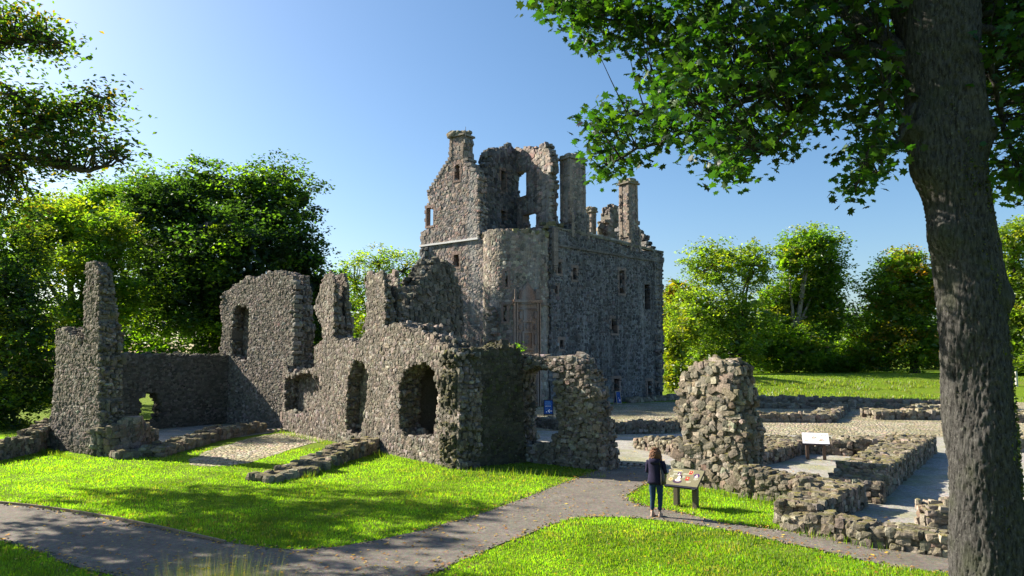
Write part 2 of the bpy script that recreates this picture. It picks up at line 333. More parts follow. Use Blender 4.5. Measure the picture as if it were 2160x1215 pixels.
def rubble(mb, mapf, reg, s0, s1, z0, z1, T, size, pal, seed=0, d0=0.0, back=True, prot=.018, gap=0.0, big=.09, ebig=1.35, fillT=True, mortar=(.19, .175, .15), rot=.2, inset=.015, core=True, sink=0.0, tz=None):
    TL = (lambda z: T) if tz is None else (lambda z: T * (1 - (1 - tz[2]) * np.clip((z - tz[0]) / (tz[1] - tz[0]), 0, 1)))
    r = np.random.default_rng(seed); C = []; z = z0
    while z < z1:
        h = size * r.uniform(.5, 1.0); s = s0 - r.uniform(0, size)
        while s < s1:
            w = size * r.uniform(.65, 1.7); C.append((s + w / 2, z + h / 2 + r.normal(0, h * .15), w, h)); s += w
        z += h * .93
    nb = int(big * len(C))
    C = np.array(C); B = np.c_[r.uniform(s0, s1, nb), r.uniform(z0, z1, nb), size * r.uniform(1.3, 2.4, nb), size * r.uniform(.9, 1.5, nb)]
    C = np.r_[C, B]; isbig = np.r_[np.zeros(len(C) - nb, bool), np.ones(nb, bool)]
    k = reg(C[:, 0], C[:, 1]); C = C[k]; isbig = isbig[k]
    e = size * 1.0; bd = ~(reg(C[:, 0] + e, C[:, 1]) & reg(C[:, 0] - e, C[:, 1]) & reg(C[:, 0], C[:, 1] + e) & reg(C[:, 0], C[:, 1] - e)) | False
    n = len(C); dep = size * r.uniform(.6, 1.0, n); g_ = 1.0 - gap
    dim = np.c_[C[:, 2] * (1.12 * g_), C[:, 3] * (1.18 * g_), dep]
    pr = prot * r.uniform(-.5, 1.2, n)
    put_stones(mb, np.c_[C[:, 0], C[:, 1], d0 + dep * .5 - pr + sink], dim, pal, r, mapf, rot)
    if back: put_stones(mb, np.c_[C[:, 0], C[:, 1], d0 + TL(C[:, 1]) - dep * .5 + pr - sink], dim, pal, r, mapf, rot)
    if fillT:
        Cb = C[bd]; d = size * .9
        Call = Cb
        while d < T - size * .3:
            Cb = Call[d < TL(Call[:, 1]) - size * .3] if tz is not None else Call
            m_ = len(Cb)
            if m_ == 0: break
            _ = 0; j = r.normal(0, size * .2, (m_, 2)) * ebig; dd = size * r.uniform(.7, 1.5, m_)
            sc = r.uniform(.7, 1.25, (m_, 2)) * r.choice([.9, ebig, ebig * 1.35], (m_, 1), p=[.6, .3, .1])
            put_stones(mb, np.c_[Cb[:, 0] + j[:, 0], Cb[:, 1] + j[:, 1], np.full(m_, d0 + d) + r.normal(0, .04, m_)], np.c_[Cb[:, 2] * sc[:, 0], Cb[:, 3] * sc[:, 1] * 1.1, dd], pal, r, mapf, .25)
            d += size * .75
    if not core: return
    # mortar core
    cs = size * .42; S_ = np.arange(s0, s1, cs); Zs = np.arange(z0, z1, cs); A, Bz = np.meshgrid(S_ + cs / 2, Zs + cs / 2, indexing='ij'); e = size * .40
    K = reg(A, Bz) & reg(A + e, Bz) & reg(A - e, Bz) & (reg(A, Bz + e)) & (reg(A, Bz - e) | (Bz - e < z0))
    Kp = np.pad(K, 1)
    def faces(mask, f):
        I, J = np.nonzero(mask); a = S_[I]; b = Zs[J]; return f(a, b)
    da = d0 + inset; DB = lambda z: d0 + TL(z) - inset + 0 * z
    def emit(quads):     # quads: n x 4 x 3 in (s,z,d)
        q = np.asarray(quads)
        if len(q) == 0: return
        P = mapf(q[..., 0].ravel(), q[..., 1].ravel(), q[..., 2].ravel()); mb.add(P, np.arange(len(P)).reshape(-1, 4), np.tile(mortar, (len(P), 1)))
    st = lambda *a: np.stack([np.stack(x, -1) for x in a], 1)
    I, J = np.nonzero(K); a = S_[I]; b = Zs[J]; o = np.ones_like(a)
    emit(st((a, b, o * da), (a + cs, b, o * da), (a + cs, b + cs, o * da), (a, b + cs, o * da)))
    emit(st((a, b, DB(b)), (a, b + cs, DB(b + cs)), (a + cs, b + cs, DB(b + cs)), (a + cs, b, DB(b))))
    for dx, dy in ((1, 0), (-1, 0), (0, 1), (0, -1)):
        nbm = Kp[1 + dx:1 + dx + K.shape[0], 1 + dy:1 + dy + K.shape[1]]; I, J = np.nonzero(K & ~nbm); a = S_[I]; b = Zs[J]; o = np.ones_like(a)
        if dx: x = a + (cs if dx > 0 else 0); emit(st((x, b, o * da), (x, b + cs, o * da), (x, b + cs, DB(b + cs)), (x, b, DB(b))))
        else: y = b + (cs if dy > 0 else 0); emit(st((a, y, o * da), (a, y, DB(y)), (a + cs, y, DB(y)), (a + cs, y, o * da)))
def planemap(A, D, flip=1):
    """d grows away from the camera side: the normal is D turned left"""
    Nn = np.array([-D[1], D[0]]) * flip
    return lambda s, z, d: np.stack([A[0] + D[0] * s + Nn[0] * d, A[1] + D[1] * s + Nn[1] * d, z], -1)
def wbox0(wall, s0, s1, z0, z1, d0, d1, col, mb):
    P = np.array([[s, z, q] for s in (s0, s1) for z in (z0, z1) for q in (d0, d1)])
    mb.add(wall.map(P[:, 0], P[:, 1], P[:, 2]), np.array([[0, 1, 3, 2], [4, 6, 7, 5], [0, 4, 5, 1], [2, 3, 7, 6], [0, 2, 6, 4], [1, 5, 7, 3]]), col)
class Wall:
    def __init__(w, A, B, prof, holes=(), niches=()):
        w.A = np.array(A[:2], float); B = np.array(B[:2], float); w.D = (B - w.A) / np.linalg.norm(B - w.A); w.L = np.linalg.norm(B - w.A)
        w.prof = w.P(prof); w.holes = [w.P(h) for h in holes]; w.niches = [w.P(h) for h in niches]; w.map = planemap(w.A, w.D)
    def P(w, px): return np.array([on_plane(w.A, w.D, *p) for p in px])
    def reg(w, extra=(), rag=1.0):
        def f(s, z):
            ss = s + rag * (.07 * vnoise(s * 2.5, z * 3.5, 11) + .10 * vnoise(s * .4, z * 1.3, 13)); zz = z + rag * (.09 * vnoise(s * 3.1, z * 2.1, 12) + .11 * vnoise(s * 1.3, z * .3, 14))
            k = inpoly(ss, zz, w.prof)
            for h in list(w.holes) + list(extra):
                for a, b in ((-.07, 0), (.07, 0), (0, .06), (0, -.06)): k &= ~inpoly(s + a, z + b, h)
            return k
        return f
    def make(w, name, T, size, pal, m, parent, seed, nd=.6, label=None, rag=1.0, quoin=None, **k):
        mb = MB(); p = w.prof; s0, s1, z0, z1 = p[:, 0].min(), p[:, 0].max(), max(-.1, p[:, 1].min()), p[:, 1].max() + .1
        if w.niches:
            rubble(mb, w.map, w.reg(w.niches, rag), s0, s1, z0, z1, nd, size, pal, seed, back=False, **k)
            rubble(mb, w.map, w.reg((), rag), s0, s1, z0, z1, T - nd, size, pal, seed + 50, d0=nd, **k)
        else: rubble(mb, w.map, w.reg((), rag), s0, s1, z0, z1, T, size, pal, seed, **k)
        if quoin:
            r = np.random.default_rng(seed + 900); sq, zq0, zq1 = quoin; z = np.arange(zq0, zq1, .25); n = len(z); a = np.arange(n) % 2
            put_stones(mb, np.c_[sq - .12 - .1 * a + r.normal(0, .02, n), z + r.normal(0, .02, n), .12 + .1 * (1 - a)], np.c_[r.uniform(.16, .28, n) + .12 * a, r.uniform(.15, .28, n), .3 + .2 * (1 - a)], [(.235, .215, .18), (.19, .175, .15), (.27, .25, .215)], r, w.map, .09, .10)
        o = mb.build(name, m)
        if parent is not None: local(o, parent)
        if label: o['label'] = label
        return o

# ------------------------------------------------------------------ ruined range on the left
rr = empty('ruined_range', 'roofless rubble ruin with tall broken wall stumps and arched recesses, left of the castle', 'ruined building', (-8, 30, 0))
RS = .135
A = G(110, 948); B = G(208, 963)
Wall(A, B, [(100, 965), (104, 880), (112, 830), (118, 760), (114, 700), (128, 696), (150, 708), (168, 715), (172, 738), (176, 732), (176, 650), (180, 600), (184, 556), (196, 551), (209, 558), (209, 980)]).make('wall', .9, RS, RUINC, M_ruin, rr, 1, tz=(4.4, 7.6, .5), label='leftmost wall with a tall narrow pier')
A = V(236, 905, 36.5); B = V(484, 893, 41.5)
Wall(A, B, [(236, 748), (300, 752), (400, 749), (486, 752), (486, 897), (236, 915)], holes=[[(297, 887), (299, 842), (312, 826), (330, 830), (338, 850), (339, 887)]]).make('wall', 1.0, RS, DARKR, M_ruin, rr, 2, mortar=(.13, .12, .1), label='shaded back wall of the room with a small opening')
A = G(478, 894); B = G(616, 908)
Wall(A, B, [(462, 900), (462, 750), (470, 690), (465, 640), (474, 612), (490, 612), (492, 603), (510, 592), (545, 582), (580, 573), (600, 574), (617, 580), (617, 920), (540, 915)],
     niches=[[(490, 752), (491, 660), (500, 648), (520, 645), (525, 660), (521, 760)]]).make('wall', 1.35, RS, RUINC, M_ruin, rr, 3, .7, tz=(5.5, 8.5, .6), quoin=(np.linalg.norm(B - A), 2.5, 7.9), label='broad tall sunlit wall with a narrow recess')
A = G(598, 908); B = G(967, 991)
ldw = Wall(A, B, [(596, 915), (598, 765), (612, 790), (640, 785), (664, 772), (663, 727), (681, 722), (678, 690), (664, 650), (676, 600), (684, 582), (692, 571), (702, 578), (706, 600), (704, 660), (703, 718), (758, 725), (769, 702),
           (773, 640), (772, 585), (780, 571), (808, 572), (812, 620), (810, 690), (835, 686), (885, 698), (915, 716), (950, 738), (966, 748), (966, 1000), (780, 975)],
     holes=[[(842, 900), (844, 810), (852, 785), (875, 770), (897, 768), (914, 785), (921, 815), (919, 880), (910, 922), (858, 920)]],
     niches=[[(730, 915), (735, 800), (746, 764), (765, 762), (776, 790), (770, 850), (760, 912)], [(602, 868), (602, 800), (650, 786), (672, 800), (681, 835), (676, 862), (640, 872)]])
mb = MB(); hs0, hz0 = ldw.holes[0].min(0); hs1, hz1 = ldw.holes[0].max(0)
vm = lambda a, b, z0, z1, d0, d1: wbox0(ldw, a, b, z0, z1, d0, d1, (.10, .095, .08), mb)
rubble(mb, lambda s, z, d: ldw.map(s, z, d + 2.2), lambda s, z: (s > hs0 - .6) & (s < hs1 + .6) & (z < hz1 + .3) & (z > -.1), hs0 - .6, hs1 + .6, 0, hz1 + .4, .6, RS, MOSS_SHADEC, 90, back=False, mortar=(.06, .055, .045))
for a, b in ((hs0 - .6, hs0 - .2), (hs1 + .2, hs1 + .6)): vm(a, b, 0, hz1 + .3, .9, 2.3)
vm(hs0 - .62, hs1 + .62, hz1 + .15, hz1 + .45, .88, 2.8); local(mb.build('added_dark_chamber', M_low), rr)  # made-up roofed chamber behind the arch, added to keep the opening dark
ldw.make('wall', .95, RS, RUINC, M_ruin, rr, 4, .62, tz=(5.2, 7.6, .1), label='long sunlit wall with arched recesses, two tall stumps and a sloping top')
A = G(964, 990); B = G(1100, 976)
Wall(A, B, [(962, 746), (1000, 742), (1060, 734), (1088, 731), (1104, 742), (1104, 990), (962, 1005)]).make('wall', 1.0, RS, MOSS_SHADEC, M_low, rr, 5, mortar=(.07, .066, .05), label='dark mossy shaded wall')
A = G(1094, 972); B = G(1272, 993)
Wall(A, B, [(1090, 990), (1090, 742), (1110, 756), (1160, 756), (1200, 757), (1226, 760), (1244, 783), (1256, 820), (1262, 870), (1268, 920), (1275, 960), (1275, 1005)],
     holes=[[(1104, 936), (1104, 800), (1110, 784), (1135, 776), (1163, 783), (1169, 803), (1169, 860), (1182, 905), (1168, 922), (1152, 938)]]).make('wall', .8, RS, RUINC, M_ruin, rr, 6, big=.1, prot=.1, label='wall end with a broken gateway arch')
A = V(848, 800, 36.5); B = V(978, 800, 42)
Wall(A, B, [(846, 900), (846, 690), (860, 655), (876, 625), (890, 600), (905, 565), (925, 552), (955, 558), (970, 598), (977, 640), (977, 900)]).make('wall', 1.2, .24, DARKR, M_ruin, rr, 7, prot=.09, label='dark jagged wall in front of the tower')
A = V(828, 800, 36); B = V(852, 800, 36.6)
Wall(A, B, [(826, 900), (826, 645), (852, 640), (854, 900)]).make('wall', .8, .3, RUINC, M_ruin, rr, 8)
# tall lone stump on the right
A = G(1417, 1016); B = G(1558, 1040)
tag(Wall(A, B, [(1408, 1030), (1420, 990), (1434, 930), (1426, 900), (1428, 850), (1434, 805), (1446, 785), (1466, 777), (1482, 762), (1503, 759), (1526, 768), (1548, 776), (1558, 796), (1560, 825), (1560, 1060), (1480, 1050)]).make('ruined_wall_stump', 1.0, .18, LOWC, M_low, None, 9, prot=.10, big=.16, rot=.35, mortar=(.13, .115, .09), tz=(1.6, 3.8, .85)),
    'tall craggy free-standing rubble wall stump behind the information board the woman reads', 'ruined wall')
# stump's top boulders and small plants belong to those meshes; low footings follow
def low_wall(pts, hs, w, label, size=.19, seed=0, name='low_wall', cat='low wall'):
    mb = MB(); r = np.random.default_rng(seed)
    pts = [np.array(p, float) for p in pts]
    for i in range(len(pts) - 1):
        A, B = pts[i], pts[i + 1]; L = np.linalg.norm(B - A); D = (B - A) / L; Nn = np.array([-D[1], D[0]]); h0, h1 = hs[i], hs[i + 1]
        def mapf(s, z, d): return np.stack([A[0] + D[0] * s + Nn[0] * d, A[1] + D[1] * s + Nn[1] * d, z], -1)
        cen = []; dim = []
        def H(s): return h0 + (h1 - h0) * np.clip(s / L, 0, 1) + .10 * vnoise(s * 1.3 + seed * 7, s * .1, 4) * min(1, max(h0, h1) / .4)
        s = -size * .3
        while s < L + size * .3:
            ws = size * r.uniform(.6, 1.3); hh = float(H(s))
            # top layer across
            d = -w / 2
            while d < w / 2:
                wd = size * r.uniform(.6, 1.4)
                cen.append((s + r.normal(0, .04), hh - size * .24 + r.normal(0, .022), d + wd / 2)); dim.append((ws * 1.2, size * r.uniform(.4, .8), wd * 1.15)); d += wd
            for sd in (-1, 1):
                z = 0
                while z < hh - size * .3:
                    zh = size * r.uniform(.45, .95); cen.append((s + r.normal(0, .05), z + zh / 2, sd * (w / 2 - size * .2 + r.normal(0, .03)))); dim.append((ws * r.uniform(1, 1.3), zh * 1.15, size * r.uniform(.7, 1.1))); z += zh
            s += ws
        for e in (0, L):
            d = -w / 2
            while d < w / 2:
                z = 0
                while z < float(H(e)) - .08:
                    cen.append((e + r.normal(0, .05), z + .1, d)); dim.append((size, size * .8, size)); z += size * .7
                d += size * .8
        put_stones(mb, np.array(cen), np.array(dim), LOWC, r, mapf, .12, .16)
        k = max(2, int(L / .3)); ss = np.linspace(0, L, k); hh = np.maximum(H(ss) - size * .13, .03); q = w / 2 - size * .14
        top = [mapf(ss, hh, np.full(k, sg * q)) for sg in (-1, 1)]; bot = [mapf(ss, np.full(k, -.05), np.full(k, sg * q)) for sg in (-1, 1)]
        Vv = np.concatenate([bot[0], top[0], top[1], bot[1]]); a = np.arange(k - 1)
        mb.add(Vv, np.concatenate([np.stack([a + j * k, a + 1 + j * k, a + 1 + (j + 1) * k, a + (j + 1) * k], -1) for j in range(3)]), (.19, .165, .115))
    o = mb.build(name, M_low); return tag(o, label, cat, 'low ruined wall footings')
g2 = lambda px, py: G(px, py)[:2]
low_wall([(8.4 - .0, 18.7), (7.6, 18.95), (6.6, 19.9)][::-1], [.75, .62, .6], .75, 'low mossy wall running right from the tall stump, behind the small grass patch', seed=21)
low_wall([(6.45, 16.45), (7.35, 17.4), (8.5, 18.6)], [.42, .5, .6], .85, 'short low wall slanting from the path corner up to the room corner', seed=22)
low_wall([(6.3, 16.2), (7.3, 14.9), (8.55, 14.0), (9.4, 13.8)], [.38, .42, .42, .42], .6, 'long low mossy boulder wall along the path, left of the big trunk', seed=23)
low_wall([(9.1, 19.2), (9.8, 20.3), (16.2, 28.9)], [.4, .72, .65], 1.15, 'thick long low wall running back diagonally, casting a jagged shadow on the gravel', seed=24)
low_wall([(9.6, 30.5), (11.7, 29.2), (13.2, 28.4), (16.0, 29.3)], [.5, .55, .6, .6], 1.25, 'low back wall of the room, behind the white information board', seed=25)
low_wall([(8.2, 25.5), (9.4, 26.6), (11.0, 28.6)], [.5, .5, .5], .9, 'low wall leading back from behind the tall stump to the room corner', seed=26)
low_wall([(1.0, 40.5), (2.6, 38.0), (4.9, 36.0), (7.2, 36.3), (9.2, 38.0)], [.45, .5, .55, .55, .5], .7, 'low curved wall seen between the gateway wall and the tall stump', seed=27)
low_wall([(5.5, 30.2), (6.2, 29.0), (6.9, 27.2)], [.4, .55, .5], .75, 'short low stub just left of the tall stump', seed=28)
low_wall([(9.3, 16.35), (10.3, 16.2)], [.5, .58], .6, 'small rough stub of wall touching the left edge of the big trunk', seed=29)
low_wall([(10.5, 43.2), (18.4, 42.5), (23.2, 51)], [.42, .42, .42], 1.1, 'low wall corner edging the shaded cobbled platform', seed=30, size=.32)
low_wall([(22.6, 45), (31, 44.4)], [.48, .45], 2.0, 'broad low sunlit wall block on the cobbles, left of the big trunk', seed=31, size=.34)
low_wall([(16.5, 59), (22, 58.2), (27, 57.2), (33, 55.5)], [.5, .65, .55, .4], 1.2, 'farthest low dark wall at the foot of the grass mound', seed=32, size=.36)
low_wall([(18, 54.5), (26, 53.3), (31.5, 52)], [.3, .35, .3], 1.3, 'second farthest low dark wall in front of the grass mound', seed=33, size=.34)
low_wall([(20.2, 29.4), (27, 30)], [.5, .5], 1.0, 'low wall at the right edge, nearest behind the big trunk', seed=34)
low_wall([(29.5, 43), (38, 43)], [.5, .5], 2.2, 'low wall at the right edge, farther back behind the big trunk', seed=35, size=.34)
low_wall([g2(-160, 1000), g2(0, 968), g2(60, 955), g2(106, 940)], [.6, .6, .75, 1.1], .6, 'low tumbled wall at the far left edge of the lawn', seed=36)
low_wall([g2(330, 962), g2(400, 942), g2(450, 928), g2(500, 918), g2(540, 912)], [.3, .3, .4, .4, .35], .75, 'low curved mossy kerb of boulders before the roofless room', seed=37, size=.34)
low_wall([g2(560, 1014), g2(630, 1000), g2(690, 978), g2(740, 962), g2(812, 944)], [.12, .16, .3, .45, .5], .95, 'low flat-topped wall stub running down the lawn from the long wall', seed=38, size=.3)
low_wall([g2(222, 962), g2(262, 956), g2(300, 940)], [1.1, 1.35, .6], .9, 'rubble heap at the foot of the tall leftmost pier', seed=39, size=.34, name='rubble_heap', cat='rubble')
low_wall([g2(262, 966), g2(330, 960)], [.2, .25], .6, 'line of loose boulders on the grass beside the rubble heap', seed=40, size=.4)
# sills and steps
mb = MB()
for i in range(9):
    a = G(1292 + i * 13.2, 979 + i * .9); mb.box((a[0], a[1], .03), (.30, .42, .07), .1, palette([(.38, .34, .29)], 1, rng)[0])
tag(mb.build('stone_threshold', M_dress), 'worn pale flagstone threshold across the path between the two ruined walls', 'threshold')
mb = MB()
for i in range(7):
    a = G(528 + i * 12, 913 - i * .6); mb.box((a[0], a[1], .05), (.42, .6, .13), .5, palette([(.3, .24, .2)], 1, rng)[0])
a = G(606, 905); mb.box((a[0] - .1, a[1] - .25, .45), (.35, .3, .95), .6, (.26, .2, .17))
tag(mb.build('stone_step', M_dress), 'flat slab step with a low jamb stone at the doorway of the roofless room', 'step')

# ------------------------------------------------------------------ the castle
ca = empty('ruined_castle', 'tall ruined grey stone castle with crow-stepped gable, round stair tower and high chimneys', 'castle', (3, 60, 0))
CS = .27
def surround(wall, px0, py0, px1, py1, name='window_surround', parent=None, w=.15, col=(.26, .19, .16), arch=False, d=(-.015, .5), sill=True):
    """dressed stone round an opening given by its two photograph corners on the wall plane"""
    s0, zt = on_plane(wall.A, wall.D, px0, (py0)); s1, _ = on_plane(wall.A, wall.D, px1, py0); _, zb = on_plane(wall.A, wall.D, (px0 + px1) / 2, py1); _, zt = on_plane(wall.A, wall.D, (px0 + px1) / 2, py0)
    mb = MB(); r = random.Random(int(px0 * 7 + py0))
    def bx(a, b, z0, z1, dd=0):
        dy = r.uniform(-.012, .012)
        P = np.array([[s, z, q] for s in (a, b) for z in (z0, z1) for q in (d[0] + dy + dd, d[1])])
        c = np.array(col) * r.uniform(.8, 1.2)
        mb.add(wall.map(P[:, 0], P[:, 1], P[:, 2]), np.array([[0, 1, 3, 2], [4, 6, 7, 5], [0, 4, 5, 1], [2, 3, 7, 6], [0, 2, 6, 4], [1, 5, 7, 3]]), c)
    for side in (0, 1):
        z = zb; k = 0
        while z < zt - .02:
            h = min(r.uniform(.28, .5), zt - z); ww = w * (1.7 if k % 2 else .9)
            if side == 0: bx(s0 - ww, s0, z + .006, z + h - .006)
            else: bx(s1, s1 + ww, z + .006, z + h - .006)
            z += h; k += 1
    bx(s0 - w * 1.5, s1 + w * 1.5, zt + .003, zt + .25, -.008)
    if sill: bx(s0 - w * 1.1, s1 + w * 1.1, zb - .18, zb - .003, -.012)
    return local(mb.build(name, M_dress), ca) if parent is None else sub(mb.build(name, M_dress), parent)
def sub(o, parent):            # sub-part: parent already carries the offset of the empty
    o.parent = parent; return o
def rect(px0, py0, px1, py1): return [(px0, py0), (px1, py0), (px1, py1), (px0, py1)]
# gable wall (left face)
GA = V(885, 860, 61.9)[:2]; GB = V(1018, 860, 57.6)[:2]
GW = [(959, 347, 970, 380), (900, 438, 914, 476), (957, 537, 969, 563), (1016, 705, 1028, 745)]
steps = [(889, 519), (887, 489), (901, 486), (903, 440), (902, 402)]
x, y = 902, 402
while x < 947:
    steps += [(x + 4.9, y), (x + 4.9, y - 7.6)]; x += 4.9; y -= 7.6
steps += [(949, y), (949, 292), (977, 292), (980, 334), (986, 336), (986, 345), (993, 347), (993, 356), (1002, 358), (1002, 366), (1009, 369), (1010, 504), (1032, 506), (1032, 870), (884, 880), (886, 600), (884, 560)]
gw = Wall(GA, GB, steps, holes=[rect(*w) for w in GW])
gable = gw.make('gable_wall', 1.1, CS, GABC, M_gable, ca, 61, prot=.012, rag=.15, ebig=1.0, mortar=(.25, .215, .18), label='crow-stepped gable wall on the castle\'s left, lit from the side')
for w in GW: surround(gw, *w, parent=gable, name='window_surround' if w[1] != 705 else 'door_surround')
def wbox(wall, s0, s1, z0, z1, d0, d1, col, mb):
    P = np.array([[s, z, q] for s in (s0, s1) for z in (z0, z1) for q in (d0, d1)])
    mb.add(wall.map(P[:, 0], P[:, 1], P[:, 2]), np.array([[0, 1, 3, 2], [4, 6, 7, 5], [0, 4, 5, 1], [2, 3, 7, 6], [0, 2, 6, 4], [1, 5, 7, 3]]), col)
mb = MB(); x, y = 902, 402
while x < 947:
    a, z_ = on_plane(gw.A, gw.D, x - 1.2, y); b, _ = on_plane(gw.A, gw.D, x + 6.2, y); wbox(gw, a, b, z_ - .16, z_ + .05, -.05, 1.12, np.array((.27, .24, .21)) * random.uniform(.75, 1.25), mb); x += 4.9; y -= 7.6
for x, y in ((986, 336), (993, 347), (1002, 358)):
    a, z_ = on_plane(gw.A, gw.D, x - 9, y); b, _ = on_plane(gw.A, gw.D, x + 1.5, y); wbox(gw, a, b, z_ - .16, z_ + .05, -.05, 1.12, np.array((.24, .22, .2)) * random.uniform(.75, 1.25), mb)
sub(mb.build('crow_steps', M_gable), gable)
mb = MB(); z = 0; k = 0
while z < 19.5:
    if z > 1: wbox(gw, -.03, (.5 if k % 2 else .3), z, z + .32, -.035, (.3 if k % 2 else .5), np.array((.30, .25, .21)) * random.uniform(.75, 1.2), mb)
    z += .335; k += 1
    if z > on_plane(gw.A, gw.D, 887, 492)[1]: break
sub(mb.build('quoins', M_gable), gable)
# lead flashing string on the gable
mb = MB(); s0, z0 = on_plane(gw.A, gw.D, 887, 519); s1, z1 = on_plane(gw.A, gw.D, 1010, 503.5)
for i in range(6):
    a, b = s0 + (s1 - s0) * i / 6, s0 + (s1 - s0) * (i + 1) / 6; zz = (z0 + z1) / 2
    wbox(gw, a, b - .01, zz - .08, zz + .07 + .01 * (i % 2), -.16, .05, (.62, .62, .62), mb)
sub(mb.build('flashing', plain('lead_flashing', (.6, .6, .6), .5)), gable)
# gable chimney: dressed stack with two cap slabs
def stack(wall, pxa, pxb, pyt, pyb, T, name, seed, cap=True, d0=0.0, base=None, pal=GABC):
    s0, zt = on_plane(wall.A, wall.D, pxa, pyt); s1, _ = on_plane(wall.A, wall.D, pxb, pyt); _, zb = on_plane(wall.A, wall.D, (pxa + pxb) / 2, pyb)
    mb = MB(); mb2 = MB()
    def reg(s, z): return (s > s0) & (s < s1) & (z < zt) & (z > zb)
    wbox(wall, s0, s1, zb, zt, d0, d0 + T, (.2, .18, .155), mb)
    rubble(mb, wall.map, reg, s0, s1, zb, zt, T, .24, pal, seed, d0=d0, prot=.01, sink=-.005, rot=.05, core=False, big=0, fillT=False)
    rubble(mb, lambda s, z, d: wall.map(s0 + d, z, d0 + s), lambda s, z: (s > .12) & (s < T - .12) & (z < zt - .1), 0, T, zb, zt, s1 - s0, .24, pal, seed + 300, prot=.01, sink=-.005, rot=.05, core=False, big=0, fillT=False)
    for (a, b) in ((s0, -.02), (s1 - .22, .0)):    # quoins
        z = zb; k = 0
        while z < zt - .1:
            h = .3; w = .3 if k % 2 else .2
            aa = s0 - .05 if a == s0 else s1 - w + .05
            wbox(wall, aa, aa + w, z, z + h - .012, d0 - .06, d0 + (.2 if k % 2 else .32), np.array((.27, .22, .18)) * random.uniform(.75, 1.2), mb)
            wbox(wall, aa, aa + w, z, z + h - .012, d0 + T - .3, d0 + T + .05, np.array((.27, .22, .18)) * random.uniform(.75, 1.2), mb); z += h; k += 1
    if base:
        z2, g_ = base; _, z2 = on_plane(wall.A, wall.D, (pxa + pxb) / 2, z2)
        wbox(wall, s0 - g_, s1 + g_, zb, z2, d0 - g_, d0 + T + g_, (.13, .125, .12), mb)
    o = local(mb.build(name, M_gable), ca)
    if cap:
        wbox(wall, s0 - .2, s1 + .2, zt, zt + .16, d0 - .2, d0 + T + .2, (.22, .2, .16), mb2)
        r = np.random.default_rng(seed); n = 26
        put_stones(mb2, np.c_[r.uniform(s0, s1, n), zt + .26 + r.uniform(-.05, .12, n), r.uniform(d0, d0 + T, n)], np.c_[r.uniform(.4, .7, n), r.uniform(.25, .4, n), r.uniform(.4, .7, n)], [(.18, .17, .11), (.24, .2, .13)], r, wall.map)
        sub(mb2.build('chimney_cap', M_gable), o)
    return o
stack(gw, 950, 977, 292, 336, 1.15, 'chimney', 71, base=(332, .02))
mb = MB(); p = V(982, 288, 58.5); mb.tube([p, p + np.array([0, 0, .85])], .02, 5); local(mb.build('rod', plain('rod_metal', (.1, .1, .1))), ca)
# return wall from the gable's right end back, low ragged, joins the upper hall
RA = V(1026, 860, 59.0)[:2]; RB = V(1040, 860, 63.5)[:2]
rw = Wall(RA, RB, [(1018, 870), (1018, 370), (1026, 366), (1040, 372), (1046, 870)])
rw.prof = np.array([(.3, -.2), (.3, 19.0), (1.2, 19.3), (2.4, 18.9), (5.6, 18.6), (5.6, -.2)])
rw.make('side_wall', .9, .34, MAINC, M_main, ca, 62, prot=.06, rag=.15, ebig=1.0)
# upper hall walls behind the tower
UA = V(1021, 500, 58.6)[:2]; UB = V(1094, 500, 63.0)[:2]
UW1 = [(1057, 360, 1068, 405), (1057, 445, 1068, 475)]
uw = Wall(UA, UB, [(1019, 700), (1019, 410), (1026, 400), (1028, 350), (1034, 345), (1036, 326), (1044, 316), (1052, 311), (1066, 314), (1080, 309), (1095, 312), (1096, 700)], niches=[rect(*w) for w in UW1])
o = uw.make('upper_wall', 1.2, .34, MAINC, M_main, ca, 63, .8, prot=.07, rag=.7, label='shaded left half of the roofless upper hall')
for w in UW1: surround(uw, *w, parent=o, name='window_surround')
UC = V(1090, 500, 62.7)[:2]; UD = V(1174, 500, 57.6)[:2]
UW2 = [(1084, 362, 1110, 416), (1103, 450, 1131, 482)]
uw2 = Wall(UC, UD, [(1086, 700), (1086, 310), (1098, 313), (1110, 309), (1122, 314), (1130, 316), (1137, 312), (1139, 303), (1150, 304), (1153, 312), (1158, 320), (1160, 340), (1160, 700)], holes=[rect(*w) for w in UW2])
o = uw2.make('upper_wall', .8, .34, GABC, M_main, ca, 64, prot=.05, rag=.15, ebig=1.0, quoin=(on_plane(uw2.A, uw2.D, 1160, 400)[0], 14.2, 18.6), label='right half of the roofless upper hall, sky through its windows')
for w in UW2: surround(uw2, *w, parent=o, name='window_surround')
# round stair tower
TC = np.array([.42, 58.6]); TR = 2.95
def tmap(s, z, d):
    a = s / TR; rr_ = TR - d; return np.stack([TC[0] + rr_ * np.sin(a), TC[1] - rr_ * np.cos(a), z], -1)
def tow(px, py):               # photograph pixel -> (s, z) on the tower's face
    d = ray(px, py)[:2]; a = d @ d; b = -2 * d @ TC; c = TC @ TC - TR * TR; D_ = b * b - 4 * a * c
    t = (-b - math.sqrt(max(D_, 0))) / (2 * a); p = d * t
    return math.atan2(p[0] - TC[0], TC[1] - p[1]) * TR, CZ + ray(px, py)[2] * t
class TW: pass
tw = TW(); tw.map = tmap
slits = [(1065, 572, 1071, 605), (1062, 643, 1069, 678), (1063, 719, 1069, 736)]
th = []
for s_ in slits:
    a, zt = tow(s_[0], s_[1]); b, _ = tow(s_[2], s_[1]); _, zb = tow(s_[0], s_[3]); th.append((a, b, zb, zt))
_, ztop = tow(1090, 484)
def treg(s, z):
    k = (z < ztop + .12 * vnoise(s * 1.3, s * 0 + 2, 9)) & (z > -.1)
    for a, b, c, d in th: k &= ~((s > a) & (s < b) & (z > c) & (z < d))
    return k
